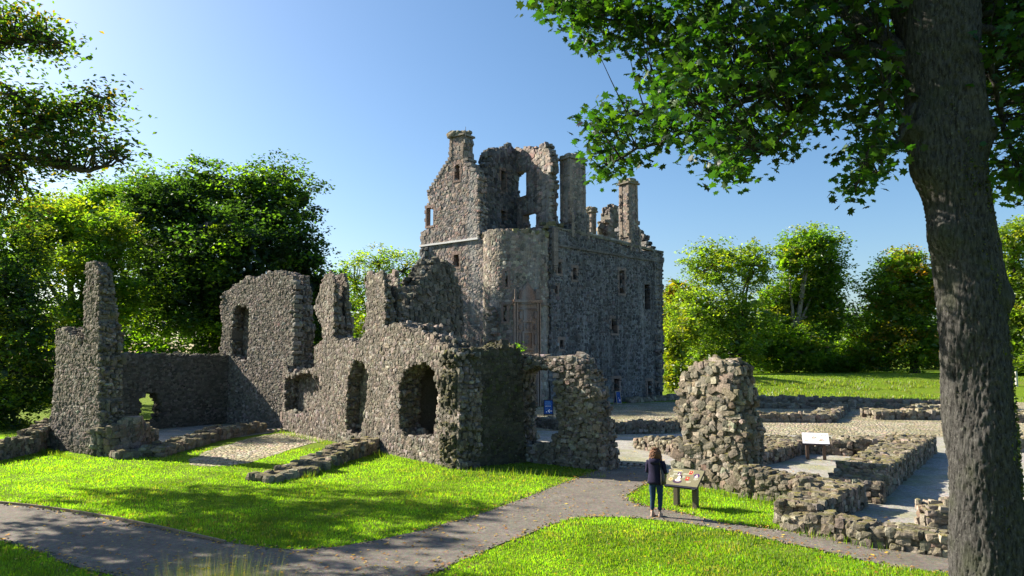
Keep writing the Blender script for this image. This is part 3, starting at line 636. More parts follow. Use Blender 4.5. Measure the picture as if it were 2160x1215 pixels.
mb = MB(); rubble(mb, tmap, treg, -TR * 2.2, TR * 1.9, 0, ztop + .3, .9, CS, TOWC, 66, prot=.015, mortar=(.27, .235, .2), back=False)
tower = local(mb.build('stair_tower', M_gable), ca); tower['label'] = 'round stair tower, sunlit on its left flank'
mb = MB()     # wallhead floor of the tower, mossy rubble
r = np.random.default_rng(5); n = 420; a = r.uniform(0, 6.28, n); q = TR * np.sqrt(r.uniform(0, 1, n)) * .97
put_stones(mb, np.c_[TC[0] + q * np.cos(a), ztop - .25 + r.uniform(-.05, .2, n), TC[1] + q * np.sin(a)], np.c_[r.uniform(.3, .7, n), r.uniform(.2, .4, n), r.uniform(.3, .7, n)], [(.2, .18, .12), (.14, .14, .10), (.2, .19, .1)], r, lambda s, z, d: np.stack([s, d, z], -1))
sub(mb.build('wallhead', M_low), tower)
for (a, b, zb, zt) in th:
    mb = MB()
    for (x0, x1, y0, y1) in ((a - .2, a, zb, zt), (b, b + .22, zb, zt), (a - .2, b + .2, zt + .002, zt + .2), (a - .2, b + .2, zb - .16, zb - .002)):
        P = np.array([[s, z, q] for s in (x0, x1) for z in (y0, y1) for q in (-.05, .5)])
        mb.add(tmap(P[:, 0], P[:, 1], P[:, 2]), np.array([[0, 1, 3, 2], [4, 6, 7, 5], [0, 4, 5, 1], [2, 3, 7, 6], [0, 2, 6, 4], [1, 5, 7, 3]]), (.27, .19, .155))
    sub(mb.build('window_surround', M_dress), tower)
mb = MB()     # string course round the tower
for i in range(30):
    s_ = -TR * .35 + i * .13
    if s_ > TR * 1.25: break
    _, zz = tow(1100, 640); P = np.array([[s, z, q] for s in (s_, s_ + .125) for z in (zz - .09, zz + .08) for q in (-.14, .1)])
    mb.add(tmap(P[:, 0], P[:, 1], P[:, 2]), np.array([[0, 1, 3, 2], [4, 6, 7, 5], [0, 4, 5, 1], [2, 3, 7, 6], [0, 2, 6, 4], [1, 5, 7, 3]]), (.22, .17, .145))
sub(mb.build('string_course', M_dress), tower)
# carved frontispiece on the tower
sa, _ = tow(1111, 700); am = sa / TR; FA = TC + (TR + .02) * np.array([math.sin(am), -math.cos(am)]); FD = np.array([math.cos(am), math.sin(am)])
fw = Wall(FA - FD * 3, FA + FD * 3, [(1000, 900), (1200, 900), (1200, 500)]); fmb = MB(); FC = (.36, .23, .165)
def fbox(px0, py0, px1, py1, d0, d1, c=FC, mb=None):
    s0, zt = on_plane(fw.A, fw.D, px0, py0); s1, zb = on_plane(fw.A, fw.D, px1, py1); wbox(fw, s0, s1, zb, zt, d0, d1, np.array(c) * random.uniform(.88, 1.1), mb or fmb)
fbox(1087, 640, 1137, 800, -.02, .6); fbox(1087, 800, 1137, 862, -.02, .6, (.2, .14, .11))
for (a, b) in ((1084, 1087), (1089, 1092.5), (1132.5, 1136), (1137.5, 1140.5)): fbox(a, 637, b, 862, -.14, .5)
fbox(1082, 632, 1143, 639, -.22, .5); fbox(1092, 650, 1134, 654, -.12, .1, (.2, .12, .09)); fbox(1104, 654, 1122, 676, -.07, .1, (.29, .19, .15)); fbox(1102, 676, 1125, 679, -.11, .1)
fbox(1105, 680, 1108, 698, -.09, .1); fbox(1118, 680, 1121, 698, -.09, .1); fbox(1101, 699, 1125, 703, -.16, .1)
fbox(1101, 703, 1105, 735, -.14, .1); fbox(1121, 703, 1125, 735, -.14, .1); fbox(1101, 735, 1125, 739, -.16, .1); fbox(1105, 703, 1121, 735, -.05, .1, (.33, .18, .11))
def fpoly(pts, d0, d1, c, mb=None):
    mb = mb or fmb; P = np.array([on_plane(fw.A, fw.D, *p) for p in pts]); n = len(P); a = np.arange(n); b = (a + 1) % n
    Vv = np.concatenate([fw.map(P[:, 0], P[:, 1], np.full(n, d0)), fw.map(P[:, 0], P[:, 1], np.full(n, d1))])
    mb.add(Vv, [a[None], np.stack([a, a + n, b + n, b], -1)], c)
def ogee(cx, cy, w, h):
    L = [(cx, cy - h), (cx + w * .12, cy - h * .86), (cx + w * .5, cy - h * .66), (cx + w * .85, cy - h * .42), (cx + w, cy - h * .2), (cx + w, cy)]
    return [(2 * cx - x, y) for x, y in L[::-1][:-1]] + L if False else [(2 * cx - x, y) for x, y in L[1:][::-1]] + L
fpoly(ogee(1112, 634, 18.5, 42), -.10, .4, (.22, .15, .12)); fpoly(ogee(1112, 634, 15, 35), -.13, .3, (.29, .175, .13))
t_ = [(1112 + 12 * math.cos(k * .3927), 620 + 13 * math.sin(k * .3927)) for k in range(16)]; fpoly(t_, -.16, .3, (.26, .155, .115))
t_ = [(1113 + 6.5 * math.cos(k * .3927), 719 + 11 * math.sin(k * .3927)) for k in range(16)]; fpoly(t_, -.10, .05, (.3, .17, .11))
for (x, y, w, h) in ((1098, 665, 3, 8), (1129, 665, 3, 8), (1113, 688, 4, 7), (1097, 690, 3, 6), (1129, 690, 3, 6), (1096, 715, 3, 11), (1129, 716, 3, 12), (1113, 711, 3, 3), (1113, 722, 3.5, 4)):
    fpoly([(x + w * math.cos(k * .785) * (1 + .25 * (k % 2)), y + h * math.sin(k * .785)) for k in range(8)], -.14, .05, (.23, .15, .12))
for (a, b) in ((1090, 640), (1134, 640)): fbox(a - 5, 610, a - 1 if a < 1100 else a + 6, 632, -.1, .2, (.24, .18, .15))
fr = sub(fmb.build('carved_frontispiece', M_dress), tower)
# main wall
MA = V(1163, 856, 57.0)[:2]; MBp = V(1397, 846, 65.6)[:2]
MW = [(1176, 553, 1184, 577), (1208, 565, 1216, 590), (1170, 603, 1176, 620), (1306, 570, 1317, 619), (1290, 672, 1302, 703), (1181, 717, 1188, 736), (1385, 808, 1389, 820)]
MD = [(1295, 799, 1306, 853), (1366, 804, 1375, 849)]
MN = [(1359, 600, 1371, 652)]
mw = Wall(MA, MBp, [(1160, 870), (1161, 477), (1175, 480), (1246, 498), (1300, 512), (1334, 524), (1365, 530), (1399, 536), (1399, 865)], holes=[rect(*w) for w in MW + MD], niches=[rect(*w) for w in MN])
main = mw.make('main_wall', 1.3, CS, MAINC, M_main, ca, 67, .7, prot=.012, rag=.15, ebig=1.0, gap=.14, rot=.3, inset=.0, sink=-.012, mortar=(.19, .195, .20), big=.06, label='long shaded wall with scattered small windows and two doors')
for w in MW: surround(mw, *w, parent=main, w=.15, col=(.24, .185, .16))
for w in MD: surround(mw, *w, parent=main, name='door_surround', w=.2, sill=False)
surround(mw, *MN[0], parent=main, w=.1, col=(.17, .16, .155), sill=False)
for w in MD:
    mb = MB(); s0, zt = on_plane(mw.A, mw.D, w[0], w[1]); s1, _ = on_plane(mw.A, mw.D, w[2], w[1])
    k = 5
    for i in range(k):
        a = s0 + (s1 - s0) * i / k; b = s0 + (s1 - s0) * (i + 1) / k - .01; wbox(mw, a, b, 0, zt + .1, .55, .6, (.035, .03, .028), mb)
    sub(mb.build('door', plain('old_door', (.05, .045, .04))), main)
def course(pa, pb, dz0, dz1, d, col, name, lump=0):
    mb = MB(); s0, z0 = on_plane(mw.A, mw.D, *pa); s1, z1 = on_plane(mw.A, mw.D, *pb); s = s0; r = random.Random(3)
    while s < s1:
        w = r.uniform(.5, .9); f = (s - s0) / (s1 - s0); zz = z0 + (z1 - z0) * f; j = r.uniform(-.02, .02) + r.uniform(-lump, lump)
        wbox(mw, s, min(s + w, s1) - .012, zz + dz0, zz + dz1 + j, -d + j * .4, .4, np.array(col) * r.uniform(.7, 1.3), mb); s += w
    return sub(mb.build(name, M_main), main)
course((1168, 516), (1398, 553), -.1, .09, .14, (.15, .14, .13), 'string_course')
course((1172, 481), (1399, 534), -.05, .12, .08, (.17, .16, .12), 'parapet_coping', .04)
course((1240, 499), (1334, 524), .1, .42, .03, (.28, .265, .25), 'parapet_patch', .06)
# quoins at the right corner, plinth and small corbel
mb = MB(); z = 0; k = 0
while z < 13:
    wbox(mw, mw.L - (.5 if k % 2 else .3), mw.L + .03, z, z + .33, -.03, (.3 if k % 2 else .5), np.array((.26, .235, .215)) * random.uniform(.75, 1.2), mb); z += .345; k += 1
sub(mb.build('quoins', M_main), main)
mb = MB(); r = random.Random(4); s = 2
while s < mw.L - 1.2:
    w = r.uniform(.5, 1.0)
    if not (9.0 < s < 9.2): wbox(mw, s, s + w - .02, -.05, r.uniform(.32, .42), -r.uniform(.3, .4), .2, np.array((.12, .12, .11)) * r.uniform(.7, 1.2), mb)
    s += w
sub(mb.build('plinth', M_main), main)
mb = MB(); s0, zt = on_plane(mw.A, mw.D, 1165, 560); s1, _ = on_plane(mw.A, mw.D, 1172, 560); _, zm = on_plane(mw.A, mw.D, 1162, 480)
for i in range(8): wbox(mw, s0 - .05 + .02 * (i % 2), s1 + .05, zt + (zm - zt) * i / 8 + .01, zt + (zm - zt) * (i + 1) / 8, -.28, .1, np.array((.25, .21, .18)) * random.uniform(.75, 1.2), mb)
for i in range(3): wbox(mw, s0 + .02 + .05 * i, s1 - .02 - .05 * i, zt - .18 * (i + 1), zt - .18 * i - .01, -.24 + .07 * i, .1, (.23, .19, .17), mb)
sub(mb.build('corbelled_shaft', M_dress), main)
# interior closing: floor slab over the vaults and rear walls
_, zf = on_plane(mw.A, mw.D, 1280, 530)
mb = MB(); wbox(mw, -.5, mw.L - .2, zf - .5, zf - .2, 1.2, 8.6, (.12, .12, .1), mb)
sub(mb.build('wallhead_floor', M_low), main)
bk = Wall(MA, MBp, [(1152, 870), (1399, 865), (1399, 540)]); mb = MB()
rubble(mb, mw.map, lambda s, z: (s > -.5) & (s < mw.L) & (z < zf - .15) & (z > -.1), -.5, mw.L, 0, zf, 1.0, .8, MAINC, 77, d0=8.0, fillT=False)
local(mb.build('rear_wall', M_main), ca)
EA = MBp; ND = np.array([-mw.D[1], mw.D[0]])
ew = Wall(EA, EA + ND * 9, [(1399, 870), (1399, 535), (1300, 500)])
esteps = []
Wd = 8.8; apz = None
zc = on_plane(mw.A, mw.D, 1397, 536)[1]
s_a, z_a = on_plane(ew.A, ew.D, 1345, 470)
def ereg(s, z):
    k = (z > -.1) & (s > 0) & ((s < 4.3) | (z < zc))
    k &= s < Wd
    st_ = np.floor(np.minimum(s, Wd - s) / .42) * .42
    return k & (z < zc + .15 + st_ * (z_a - zc) / (s_a if s_a > 1 else 4.4))
# (the crow-stepped end gable stands square to the long wall)
mb = MB(); rubble(mb, planemap(EA, ND, 1), ereg, 0, Wd, 0, zc + 6, .9, .3, MAINC, 78, ebig=1.0, prot=.02, gap=.05, sink=.03, inset=0, mortar=(.23, .22, .21))
endg = local(mb.build('end_gable', M_main), ca); endg['label'] = 'crow-stepped end gable at the castle\'s right corner'
# left block rear closing walls so nothing is paper thin
lw = Wall(GA, GA + np.array([-gw.D[1], gw.D[0]]) * 8, [(800, 870), (800, 600), (900, 600)])
_, zg = on_plane(gw.A, gw.D, 950, 512)
mb = MB(); rubble(mb, planemap(GA, np.array([-gw.D[1], gw.D[0]]), -1), lambda s, z: (z > -.1) & (s > 0) & (s < 8) & (z < zg), 0, 8, 0, zg, .9, .5, MAINC, 79)
rubble(mb, lambda s, z, d: gw.map(s, z, d + 7.2), lambda s, z: (z > -.1) & (s > 0) & (s < gw.L) & (z < zg), 0, gw.L, 0, zg, .9, .6, MAINC, 80)
wbox(gw, .3, gw.L - .1, zg - .5, zg - .25, .9, 7.4, (.12, .12, .1), mb)
local(mb.build('rear_wall', M_main), ca)
# chimneys on the wallhead
stack(mw, 1203, 1234, 333, 470, 1.15, 'chimney', 81, d0=.05)
stack(mw, 1206, 1241, 446, 502, 1.3, 'chimney_base', 82, cap=False, d0=-.03, pal=MAINC)
stack(mw, 1326, 1344, 386, 500, 1.05, 'chimney', 83, d0=.05)
stack(mw, 1329, 1350, 484, 530, 1.2, 'chimney_base', 84, cap=False, d0=-.03, pal=MAINC)
cb = Wall(MA + ND * 8.3, MBp + ND * 8.3, [(1100, 600), (1300, 600), (1300, 500)])
stack(cb, 1247, 1256, 447, 520, .6, 'chimney', 85, pal=RUINC)
rs = Wall(MA + ND * 7.5, MBp + ND * 7.5, [(1282, 560), (1282, 470), (1286, 450), (1288, 438), (1296, 431), (1306, 435), (1312, 440), (1314, 560)])
rs.make('broken_wall', 1.3, .34, RUINC, M_ruin, ca, 86, prot=.1, label='jagged broken stump between the chimneys')
# low sandstone wall and moss clump behind the parapet
mb = MB(); r = np.random.default_rng(8); n = 60; s0, z0 = on_plane(mw.A, mw.D, 1180, 470)
put_stones(mb, np.c_[s0 + r.normal(0, .45, n), z0 - .35 + r.uniform(-.6, .45, n) , r.uniform(.3, 1.6, n)], np.c_[r.uniform(.3, .55, n), r.uniform(.2, .35, n), r.uniform(.3, .5, n)], [(.24, .2, .1), (.17, .16, .08)], r, mw.map)
local(mb.build('broken_wall', M_low), ca)
# stones of a torn-off wall scar on the tower's left
mb = MB(); r = np.random.default_rng(9); C = []
for i in range(110):
    t = i / 110; px = 1040 + r.normal(0, 3.2) + 5 * math.sin(t * 7); py = 648 + t * 130; s_, z_ = tow(px, py); C.append((s_, z_, -.12 - .25 * r.random()))
put_stones(mb, np.array(C), np.c_[r.uniform(.25, .5, 110), r.uniform(.18, .32, 110), r.uniform(.3, .6, 110)], RUINC, r, tmap)
sub(mb.build('wall_scar', M_ruin), tower)
# curb wall in front of the castle's right doorway, and a thin railing beyond
low_wall([(10.0, 60.6), (14.0, 64.3), (15.8, 66.4)], [.3, .35, .5], .5, 'dark low kerb wall at the foot of the castle\'s right corner', seed=41, size=.3)
#PART2
# ------------------------------------------------------------------ foliage
def leaf_cards(mb, cen, size, r, pal, flat=.5, var=.22, shape='rhomb', tone=None):
    n = len(cen)
    if shape == 'rhomb': T = np.array([(-.5, 0, 0), (0, -.34, .10), (.55, 0, -.06), (0, .34, .10)])
    elif shape == 'maple':
        a = np.array([(0, -.42), (.10, -.40), (.34, -.46), (.27, -.18), (.56, -.02), (.30, .10), (.34, .34), (.13, .27), (0, .62), (-.13, .27), (-.34, .34), (-.30, .10), (-.56, -.02), (-.27, -.18), (-.34, -.46), (-.10, -.40)])
        T = np.c_[a, -.25 * np.abs(a[:, 0]) - .12 * a[:, 1] ** 2]
    m = len(T)
    nrm = np.stack([r.normal(0, 1, n), r.normal(0, 1, n), np.abs(r.normal(0, 1, n)) + flat * 2.2], -1); nrm /= np.linalg.norm(nrm, axis=1)[:, None]
    u = np.cross(nrm, r.normal(0, 1, (n, 3))); u /= np.linalg.norm(u, axis=1)[:, None]; v = np.cross(nrm, u)
    sz = size * r.uniform(.6, 1.35, n)
    P = cen[:, None] + sz[:, None, None] * (T[None, :, 0:1] * u[:, None] + T[None, :, 1:2] * v[:, None] + T[None, :, 2:3] * nrm[:, None])
    c = palette(pal, n, r, var) if tone is None else np.clip(tone * (1 + r.normal(0, var, (n, 1))), .004, .9)
    mb.add(P.reshape(-1, 3), np.arange(n * m).reshape(-1, m), np.repeat(c, m, 0))
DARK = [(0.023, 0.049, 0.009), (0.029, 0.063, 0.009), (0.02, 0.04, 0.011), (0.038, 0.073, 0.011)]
MID = [(0.076, 0.14, 0.014), (0.097, 0.166, 0.014), (0.063, 0.12, 0.015), (0.118, 0.173, 0.015)]
YEL = [(0.124, 0.152, 0.02), (0.152, 0.157, 0.02), (0.096, 0.138, 0.02), (0.071, 0.117, 0.02)]
ORA = [(0.162, 0.122, 0.012), (0.121, 0.122, 0.014), (0.07, 0.105, 0.014), (0.182, 0.105, 0.012), (0.05, 0.089, 0.014)]
ASH = [(0.094, 0.15, 0.03), (0.119, 0.174, 0.035), (0.075, 0.12, 0.028), (0.138, 0.18, 0.03)]
def tree(name, label, base, lobes, pal, seed, size=.3, dens=11, airy=.0, trunk=.45, pale=False, group=None, limbs=True, cat='tree', pal2=None, p2=.15):
    """lobes: (px, py, rx, ry, Y) crown masses; each is filled with layered sprays of leaf cards on its outer shell"""
    r = np.random.default_rng(seed); base = np.array(base, float); e = empty(name, label, cat, base, group)
    mb = MB(); wood = MB(); ctr = []
    for (px, py, rx, ry, Yd) in lobes:
        c = V(px, py, Yd); rxm, rym = rx / F * Yd, ry / F * Yd; ctr.append((c, rxm, rym))
        area = 4 * math.pi * ((rxm * rym) ** 1.6 / 1.5 + (rxm * rxm) ** 1.6 / 3) ** (1 / 1.6); cr = .16 * (rxm * rym) ** .5 + .35
        nc = max(8, int(area / (cr * cr * 1.3) * (1 - airy * .5)))
        d = r.normal(0, 1, (nc, 3)); d /= np.linalg.norm(d, axis=1)[:, None]; rad = 1 - .75 * r.random(nc) ** 2.2 + r.normal(0, .05, nc)
        cc = c + d * np.array([rxm, rxm * .85, rym]) * rad[:, None]
        cc[:, 2] = np.maximum(cc[:, 2], float(hgt(c[0], c[1])) + .3)
        tone = palette(pal, nc, r, .16)
        if pal2 is not None:
            k = r.random(nc) < p2; tone[k] = palette(pal2, k.sum(), r, .12)
        per = max(6, int(3.4 * dens * area * (1 - airy * .45) / nc * (.09 / size ** 2)))
        off = r.normal(0, 1, (nc, per, 3)); off /= np.linalg.norm(off, axis=2)[..., None]; off *= (r.random((nc, per, 1)) ** .45)
        sc = cr * r.uniform(.7, 1.5, (nc, 1, 1)); out = d[:, None] * cr * .35 * r.random((nc, per, 1))
        P = cc[:, None] + off * sc * np.array([1.25, 1.25, .50]) + out
        P[..., 2] -= .12 * (off[..., 0] ** 2 + off[..., 1] ** 2) * cr * 2
        leaf_cards(mb, P.reshape(-1, 3), size, r, None, .5, .16, tone=np.repeat(tone, per, 0))
        if airy < .5:      # the crown's dense inside
            ni = int(rxm * rym * 34 * (1 - airy)); d2 = r.normal(0, 1, (ni, 3)); d2 /= np.linalg.norm(d2, axis=1)[:, None]
            q2 = c + d2 * np.array([rxm, rxm * .85, rym]) * (.78 * r.random((ni, 1)) ** .35); leaf_cards(mb, q2, size * 2.6, r, pal, .2, .2)
        if limbs and airy > .2 or pale:
            for q in cc[r.random(nc) < .35]:
                m_ = c + (q - c) * .5 + r.normal(0, .2, 3); wood.tube([c, m_, q], [.07, .045, .015], 4, cap=False)
    top = max(ctr, key=lambda t: t[0][2])[0]
    fork = base + (top - base) * .45; fork[:2] += r.normal(0, .3, 2)
    mid = base + (fork - base) * .5 + np.array([r.normal(0, .25), 0, 0])
    if trunk:
        wood.tube([base + [0, 0, -.3], base + [0, 0, .5], mid, fork, (fork + top) / 2 + r.normal(0, .3, 3), top], np.array([1.35, 1.0, .8, .62, .4, .15]) * trunk, 9, cap=False)
        for (c, a, b) in ctr:
            st = base + (fork - base) * r.uniform(.6, 1.0) if c[2] > fork[2] else base + (fork - base) * .5
            md = (st + c) / 2 + np.array([0, 0, abs(np.linalg.norm(c - st)) * .10]) + r.normal(0, .25, 3)
            wood.tube([st, md, c], np.array([.5, .32, .12]) * trunk, 6, cap=False)
    local(mb.build('crown', M_leaf), e)
    if wood.n: local(wood.build('trunk', M_pale if pale else M_bark2, smooth=True), e)
    return e
def gz(x, y): return (x, y, float(hgt(x, y)))
def basept(px, Y): d = ray(px, 700); x = d[0] / d[1] * Y; return gz(x, Y)
GL = 'trees beyond the ruined range'; GR = 'trees beyond the grass mound'
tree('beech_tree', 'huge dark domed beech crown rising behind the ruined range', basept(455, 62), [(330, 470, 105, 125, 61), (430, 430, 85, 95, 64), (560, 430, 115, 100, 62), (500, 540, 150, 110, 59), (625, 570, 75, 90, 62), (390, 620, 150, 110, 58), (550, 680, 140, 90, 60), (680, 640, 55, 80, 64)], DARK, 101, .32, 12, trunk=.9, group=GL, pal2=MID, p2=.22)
tree('broadleaf_tree', 'yellow-green tree glowing left of the dark beech, above the leftmost pier', basept(150, 52), [(130, 480, 80, 70, 53), (215, 500, 70, 75, 52), (180, 560, 65, 50, 50), (240, 630, 70, 70, 52), (160, 680, 55, 65, 50), (70, 540, 60, 80, 52)], MID, 102, .28, 12, group=GL, pal2=YEL, p2=.55)
tree('broadleaf_tree', 'pale green treetop at the back, between the left edge branches and the dark beech', basept(240, 80), [(225, 425, 75, 45, 80), (120, 455, 80, 50, 78), (320, 420, 60, 50, 80)], MID, 103, .34, 10, group=GL, pal2=YEL, p2=.2)
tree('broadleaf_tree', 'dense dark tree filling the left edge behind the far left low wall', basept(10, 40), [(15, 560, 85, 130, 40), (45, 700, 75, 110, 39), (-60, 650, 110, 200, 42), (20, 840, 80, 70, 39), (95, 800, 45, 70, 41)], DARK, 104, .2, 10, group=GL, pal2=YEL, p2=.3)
tree('slender_tree', 'slim airy yellow-green trees with thin visible stems, left of the castle gable', basept(775, 84), [(750, 600, 40, 60, 84), (800, 555, 48, 42, 86), (852, 570, 42, 55, 84), (790, 650, 70, 60, 84), (850, 660, 45, 60, 86), (740, 690, 50, 50, 84)], YEL, 105, .32, 9, airy=.75, trunk=.3, group=GL, pal2=MID, p2=.4)
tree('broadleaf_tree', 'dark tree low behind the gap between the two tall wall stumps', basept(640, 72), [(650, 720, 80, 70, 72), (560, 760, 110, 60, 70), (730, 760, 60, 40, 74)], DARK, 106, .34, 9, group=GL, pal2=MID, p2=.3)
tree('broadleaf_tree', 'orange-tinged treetop just right of the castle corner', basept(1428, 108), [(1428, 625, 42, 36, 108), (1420, 700, 42, 60, 106)], ORA, 107, .42, 10, group=GR)
tree('yellow_bush', 'bright yellow bush right against the castle corner', basept(1420, 78), [(1418, 740, 32, 50, 78), (1425, 795, 40, 34, 76), (1450, 700, 30, 40, 80)], YEL, 108, .32, 11, trunk=.2, group=GR, cat='bush')
tree('ash_tree', 'pale feathery open-crowned ash tree, leftmost large tree beyond the mound', basept(1535, 92), [(1505, 560, 68, 55, 92), (1585, 560, 50, 50, 94), (1470, 655, 72, 60, 90), (1555, 670, 80, 65, 92), (1510, 745, 90, 60, 90)], ASH, 109, .34, 11, airy=.48, trunk=.42, group=GR, pal2=YEL, p2=.15)
tree('broadleaf_tree', 'tall tree with pale forked trunk and narrow towering crown', basept(1657, 96), [(1712, 525, 68, 50, 96), (1735, 590, 58, 62, 97), (1690, 620, 50, 50, 98), (1640, 650, 50, 60, 98), (1665, 555, 30, 38, 96), (1735, 660, 55, 60, 97), (1690, 735, 85, 55, 95), (1610, 735, 60, 60, 96)], MID, 110, .38, 11, airy=.1, pale=True, trunk=.5, group=GR, pal2=YEL, p2=.25)
tree('conifer_tree', 'dark mass of evergreen behind the tall forked tree', basept(1795, 112), [(1795, 700, 40, 50, 112), (1770, 750, 60, 45, 110), (1835, 745, 50, 40, 112)], DARK, 111, .42, 10, group=GR)
tree('beech_tree', 'orange-topped beech left of the big foreground trunk', basept(1925, 94), [(1905, 560, 58, 38, 94), (1885, 610, 72, 50, 94), (1950, 620, 55, 70, 93), (1890, 675, 82, 55, 94), (1940, 720, 80, 55, 92), (1850, 735, 55, 45, 94)], MID, 112, .38, 11, airy=.15, trunk=.6, group=GR, pal2=ORA, p2=.5)
tree('broadleaf_tree', 'pale green tree at the right edge beyond the foreground trunk', basept(2140, 84), [(2140, 510, 60, 50, 84), (2120, 590, 50, 60, 85), (2160, 640, 70, 80, 84), (2130, 720, 50, 60, 84), (2150, 775, 60, 30, 82)], ASH, 113, .34, 11, airy=.2, group=GR, pal2=YEL, p2=.3)
tree('broadleaf_tree', 'low leafy tree in the gap left of the orange-topped beech', basept(1800, 100), [(1800, 735, 50, 40, 100), (1780, 765, 60, 25, 98), (1740, 768, 60, 22, 97)], MID, 114, .36, 10, group=GR, pal2=YEL, p2=.3)
# the wood behind everything
def wood_mass(name, spans, pal, seed, size=.75, dens=6):
    r = np.random.default_rng(seed); mb = MB()
    for (x0, x1, y, h, dy) in spans:
        area = (x1 - x0) * h; n = int(area * dens / (size * size) * 1.3); nc = max(10, int(area / 2.5)); c = np.c_[r.uniform(x0, x1, nc), y + r.uniform(0, dy, nc), h * r.uniform(0, 1, nc) ** .8]
        c[:, 2] *= .75 + .25 * vnoise(c[:, 0] * .15, c[:, 0] * 0 + seed); c[:, 2] += hgt(c[:, 0], c[:, 1])
        k = r.integers(0, nc, n); P = c[k] + r.normal(0, 1, (n, 3)) * np.array([1.1, 1.1, .7]); tone = palette(pal, nc, r, .2)[k]
        leaf_cards(mb, P, size, r, None, .4, .15, tone=tone)
    return tag(mb.build(name, M_leaf), 'dense distant wood behind the single trees on both sides', 'woodland', kind='stuff')
wood_mass('woodland', [(-110, 5, 100, 12, 6), (20, 140, 128, 10, 6), (-90, -48, 62, 11, 5), (-95, -10, 92, 15, 12), (24, 110, 118, 13, 14), (-75, -44, 55, 14, 10), (84, 130, 95, 14, 10)], DARK + DARK + MID, 120)
# bark-clad sycamore in the right foreground
sy = empty('sycamore_tree', 'big sycamore in the right foreground, rough dark trunk and overhanging lobed leaves', 'tree', gz(6.1, 9.0))
TPX = [(1215, 2092, 76), (1100, 2084, 74), (1000, 2077, 74), (800, 2062, 74), (600, 2043, 76), (450, 2022, 73), (300, 2001, 74), (150, 1984, 84), (0, 1972, 97), (-150, 1968, 92), (-400, 1955, 80), (-700, 1945, 65)]
tp = [V(x, y, 9.0) for (y, x, w) in TPX]; trd = [w / F * 9.0 * .86 for (y, x, w) in TPX]
tp = [tp[0] + [0.09, 0, -1.6], tp[0] + [.05, 0, -.8]] + tp; trd = [trd[0] * 1.5, trd[0] * 1.15] + trd
tz = np.array([p[2] for p in tp]); txs = np.array([p[0] for p in tp])
nz, na = 620, 170; zz = np.linspace(tz[0], tz[-1], nz); cx = np.interp(zz, tz, txs); rd = np.interp(zz, tz, trd)
for _ in range(12): cx[1:-1] = (cx[:-2] + cx[2:]) / 2; rd[1:-1] = (rd[:-2] + rd[2:]) / 2
th = np.arange(na) * 2 * math.pi / na; A_, Z_ = np.meshgrid(th, zz); u_ = A_ * 9
def ridg(s, k): return 1 - np.abs(vnoise(np.cos(A_) * s * .5 + 3 * k, Z_ * s * .34 + np.sin(A_) * s * .5 + vnoise(A_ * 3, Z_ * 2, k) * .7, k))
disp = .026 * (ridg(30, 1) - .5) + .024 * (ridg(62, 2) - .5) + .05 * vnoise(np.cos(A_) * 1.5, Z_ * 1.1 + np.sin(A_), 5) + .012 * vnoise(np.cos(A_) * 40, Z_ * 16 + np.sin(A_) * 40, 6)
for (zk, ak, hh, sg) in ((6.15, 3.3, .16, .30), (5.3, 3.6, .13, .25), (6.7, 3.2, .2, .3), (4.5, 5.9, .08, .15), (6.6, -.6, .1, .2)):
    da = np.angle(np.exp(1j * (A_ - ak))); disp += hh * np.exp(-((Z_ - zk) ** 2 + (da * .45) ** 2) / (2 * sg * sg * .5))
rr_ = rd[:, None] * (1 + .03 * np.sin(3 * A_ + Z_ * .5)) + disp
P = np.stack([cx[:, None] + rr_ * np.cos(A_), 9.0 + rr_ * np.sin(A_) + 0 * Z_, Z_], -1).reshape(-1, 3)
i = np.arange(nz - 1)[:, None] * na + np.arange(na)[None]; j = np.arange(nz - 1)[:, None] * na + (np.arange(na)[None] + 1) % na
mb = MB(); mb.add(P, np.stack([i, j, j + na, i + na], -1).reshape(-1, 4)); local(mb.build('trunk', M_bark, smooth=True), sy)
def trunk_at(px, py, dirx=-1, off=0):
    p = V(px, py, 9.0); z = p[2]; return np.array([np.interp(z, tz, txs), 9.0, z])
